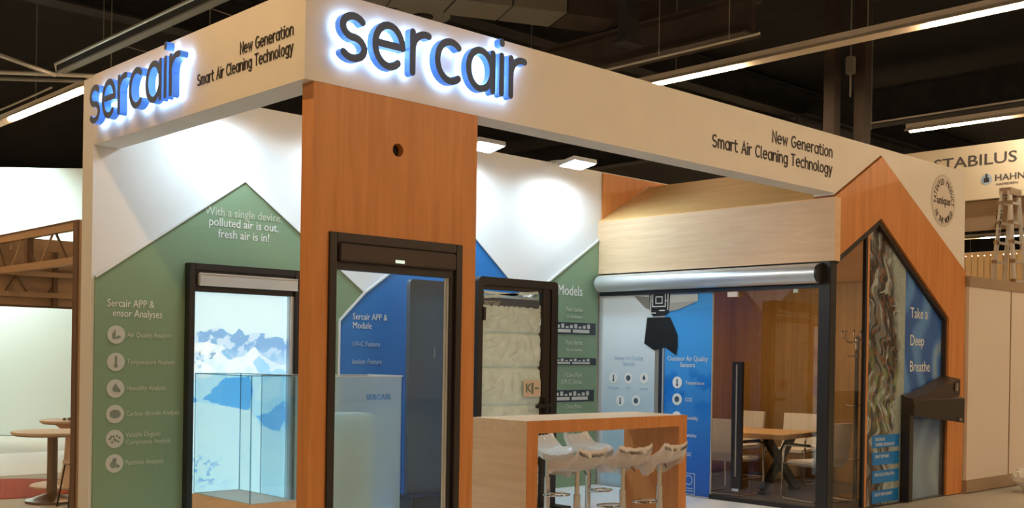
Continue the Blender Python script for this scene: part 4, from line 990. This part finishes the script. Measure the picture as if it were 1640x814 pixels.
def round_table(label, x, y, r_, z, trumpet):
    t = thing('round_table', label, 'table', (x, y, 0), 'round tables of the neighbouring stand')
    obj('table_top', MB().lathe([(r_*.9, z-.045), (r_, z-.025), (r_, z-.006), (r_-.006, z)], (x, y, 0), 40), 'stone_wood', t, smooth=True)
    if trumpet:
        obj('pedestal', MB().lathe([(.16, .03), (.12, .12), (.085, .3), (.07, z-.25), (.075, z-.14), (.20, z-.05)], (x, y, 0), 24), 'stone_wood', t, smooth=True)
        obj('base', MB().lathe([(.46, -.003), (.46, .02), (.44, .03)], (x, y, 0), 40), 'stone_wood', t, smooth=True)
        for k in range(4): obj('name_card', MB().box(x-.12+k*.06, x-.09+k*.06, y-.05, y-.03, z, z+.03), 'steel_grey', t)
    else:
        obj('pedestal', MB().tube([(x, y, .03), (x, y, z-.03)], .055, 14), 'table_metal', t, smooth=True)
        obj('base', MB().lathe([(.27, -.008), (.27, .015), (.07, .08), (.055, .10)], (x, y, 0), 32), 'table_metal', t, smooth=True)
round_table('round table on a dark metal pedestal beside the corner post', .60, 5.85, .42, .76, False)
round_table('round table on a pale trumpet pedestal behind the metal one', 1.28, 7.05, .36, .80, True)
single('red_rug', MB().lathe([(1.02, -.012), (1.02, -.004), (1.0, -.003)], (.55, 7.35, 0), 40), 'red_rug', 'round red rug under the neighbouring tables', 'rug')
st = thing('wire_stool', 'tan stool with thin dark legs at the foot of the corner post', 'stool', (.62, 5.30, 0))
obj('seat', MB().lathe([(.13, .44), (.15, .46), (.14, .49)], (.66, 5.32, 0), 20), 'stone_wood', st, smooth=True)
for sx_, sy_ in ((-1, -1), (1, -1), (1, 1), (-1, 1)): obj('leg', MB().tube([(.66+sx_*.09, 5.32+sy_*.09, .45), (.66+sx_*.15, 5.32+sy_*.15, -.012)], .008, 6), 'black_frame', st)

# ================================================================== NEIGHBOUR STAND ON THE RIGHT
pw = thing('partition_wall', 'beige partition wall of the neighbouring stand right of the gable post', 'partition', (12, -.03, 0))
for k in range(6):
    x_ = L2+.02+k*1.29
    obj('panel', MB().box(x_+.012, x_+1.278, -.06, -.02, .16, 2.64), 'partition', pw)
    obj('upright', MB().box(x_+1.278, x_+1.302, -.068, -.01, 0, 2.64), 'partition_trim', pw)
obj('top_rail', MB().box(L2+.01, L2+7.8, -.075, 0, 2.64, 2.77), 'partition_trim', pw)
obj('base_rail', MB().box(L2+.01, L2+7.8, -.075, 0, 0, .16), 'partition_trim', pw)
bn = thing('cream_banner', 'cream banner board with dark lettering behind the right end of the fascia', 'banner', (12.5, .5, 4.13))
obj('board', MB().box(12.5, 12.6, -3.0, 3.0, 4.13, 4.96), 'banner_cream', bn)
def bt(st, size, y, z, sx=1., bold=0, m_='banner_ink'): return obj('lettering', MB().text(st, size, (12.498, y, z), LF, XU, 'LEFT', .003, sx, bold), m_, bn)
bt('STABILUS', .235, 1.71, 4.645, 1.30, .008); bt('HAHN', .135, .76, 4.385, 1.15, .014); bt('GASFEDERN', .05, .74, 4.315, 1.2)
lg = obj('logo_disc', MB().disc(.082, (12.498, .88, 4.42), LF, XU), 'pale_blue_ink', bn); obj('logo_mark', MB().box(12.492, 12.495, .84, .92, 4.375, 4.445).box(12.492, 12.495, .865, .895, 4.445, 4.505), 'navy_metal', lg)
lw_ = thing('recessed_panel', 'brown recessed panel hanging under the cream banner', 'panel', (12.7, .5, 3.65))
for k in range(4): obj('board', MB().box(12.66, 12.72, -2.6+k*1.3+.01, -1.3+k*1.3-.01, 3.68, 4.13), 'partition_trim', lw_)
sl = thing('slat_screen', 'warm vertical slat screen behind the ladder', 'slat screen', (13.4, .5, 0))
for k in range(26): obj('slat', MB().box(13.4, 13.43, -.6+k*.10, -.516+k*.10, 0, 3.42-.004*(k % 3)), 'slat', sl)
obj('rail', MB().box(13.43, 13.47, -.6, 2.0, 3.20, 3.27), 'partition_trim', sl)
# step ladder
ld = thing('step_ladder', 'tall aluminium step ladder standing behind the beige partition', 'ladder', (12.25, .42, 0))
O_ = Vector((12.25, .42, 0)); dr = Vector((.378, -.926, 0)); dp_ = Vector((.926, .378, 0)); ax = (dp_*.93+dr*.36).normalized(); sp = (dr*.93-dp_*.36).normalized()
TOPZ = 4.15
for s_, nm in ((-1, 'front_section'), (1, 'rear_section')):
    m = MB(); ra = []
    for e in (-1, 1):
        tp = O_+sp*s_*.05+ax*e*.16+Vector((0, 0, TOPZ)); bt_ = O_+sp*s_*.37+ax*e*.30+Vector((0, 0, -.012)); ra.append((tp, bt_))
    sec = obj(nm, MB().bar(ra[0][1], ra[0][0], .035, .085), 'alu_grey', ld)
    obj('rail', MB().bar(ra[1][1], ra[1][0], .035, .085), 'alu_grey', sec)
    for k in range(14):
        q = .04+k*.068; a1 = ra[0][0].lerp(ra[0][1], q); a2 = ra[1][0].lerp(ra[1][1], q)
        obj('rung', MB().bar(a1, a2, .035, .035), 'alu_grey', sec); 
        obj('rivet', MB().box(a1.x-.05, a1.x+.01, a1.y-.03, a1.y+.03, a1.z-.025, a1.z+.025), 'table_metal', sec)
tp, bo = ra[0]
obj('hinge_cap', MB().bar(O_+ax*-.2+Vector((0, 0, TOPZ)), O_+ax*.2+Vector((0, 0, TOPZ)), .16, .10), 'table_metal', ld)
dn = ((O_-sp*.37)-(O_-sp*.05)); pr = O_-sp*.05+ax*-.16+Vector((0, 0, TOPZ)); pb = O_-sp*.37+ax*-.30; ud = (pr-pb).normalized()
obj('lettering', MB().text('STANDEX', .115, pr-ud*.78-ax*.022+sp*.035, tuple(ud), tuple((-sp)), 'LEFT', .004, 1.0, .015), 'black_ink', ld)
# crumpled plastic bag on the floor
N_ = 26; vs_ = []; fs_ = []
for j in range(14):
    for i in range(N_):
        a = 2*math.pi*i/N_; v_ = j/13; rr_ = .34*math.sin(min(1, v_*1.08)*math.pi*.5+.12)*(1-.85*v_**3); rr_ *= .75+.5*RNG.random()
        vs_.append((10.75+rr_*math.cos(a), -.52+.8*rr_*math.sin(a), -.012+.30*(1-(1-v_)**1.4)*(.85+.25*RNG.random())*(v_ > 0)))
for j in range(13):
    for i in range(N_): fs_.append((j*N_+i, j*N_+(i+1) % N_, (j+1)*N_+(i+1) % N_, (j+1)*N_+i))
single('plastic_bag', MB().add(vs_, fs_+[tuple(range(13*N_, 14*N_))]), 'bag_film', 'crumpled white plastic bag on the floor by the beige partition', 'bag')

# unseen lamps, added to brighten the cream banner and the meeting room
def lamp(name, label, cat, loc, parts, power, col, size, aim):
    t = thing(name, label, cat, loc)
    for nm, mb, m_ in parts: obj(nm, mb, m_, t, smooth=True)
    la = bpy.data.lights.new(name+'_beam', 'AREA'); la.size = size; la.energy = power; la.color = col; la.shape = 'DISK'
    lo = bpy.data.objects.new(name+'_beam', la); COL.objects.link(lo); lo.parent = t; lo.location = Vector(aim[0])-Vector(loc); lo.rotation_euler = Vector(aim[1]).to_track_quat('-Z', 'Y').to_euler()
lamp('added_banner_lamp', 'unseen arm lamp added to brighten the cream banner board', 'lamp', (12.5, -.35, 4.96), [('arm', MB().tube([(12.55, -.35, 4.966), (12.4, -.35, 5.5), (11.75, -.35, 5.55)], .015, 8), 'lamp_grey'),
    ('head', MB().box(11.55, 11.80, -.45, -.25, 5.50, 5.57, bev=.01), 'lamp_grey')], 55, (1, .82, .58), .25, ((11.67, -.35, 5.48), (.8, .2, -.8)))
lamp('added_room_lamp', 'unseen small round lamp added under the roof to brighten the meeting room', 'lamp', (7.9, 1.9, 2.95), [('shade', MB().lathe([(.16, 0), (.16, .05), (.05, .08)], (7.9, 1.9, 2.95)), 'cream_plastic'),
    ('cord', MB().tube([(7.9, 1.9, 3.02), (7.9, 1.9, 3.80)], .006, 6), 'black_frame')], 55, (1, .74, .45), .3, ((7.9, 1.9, 2.94), (0, 0, -1)))
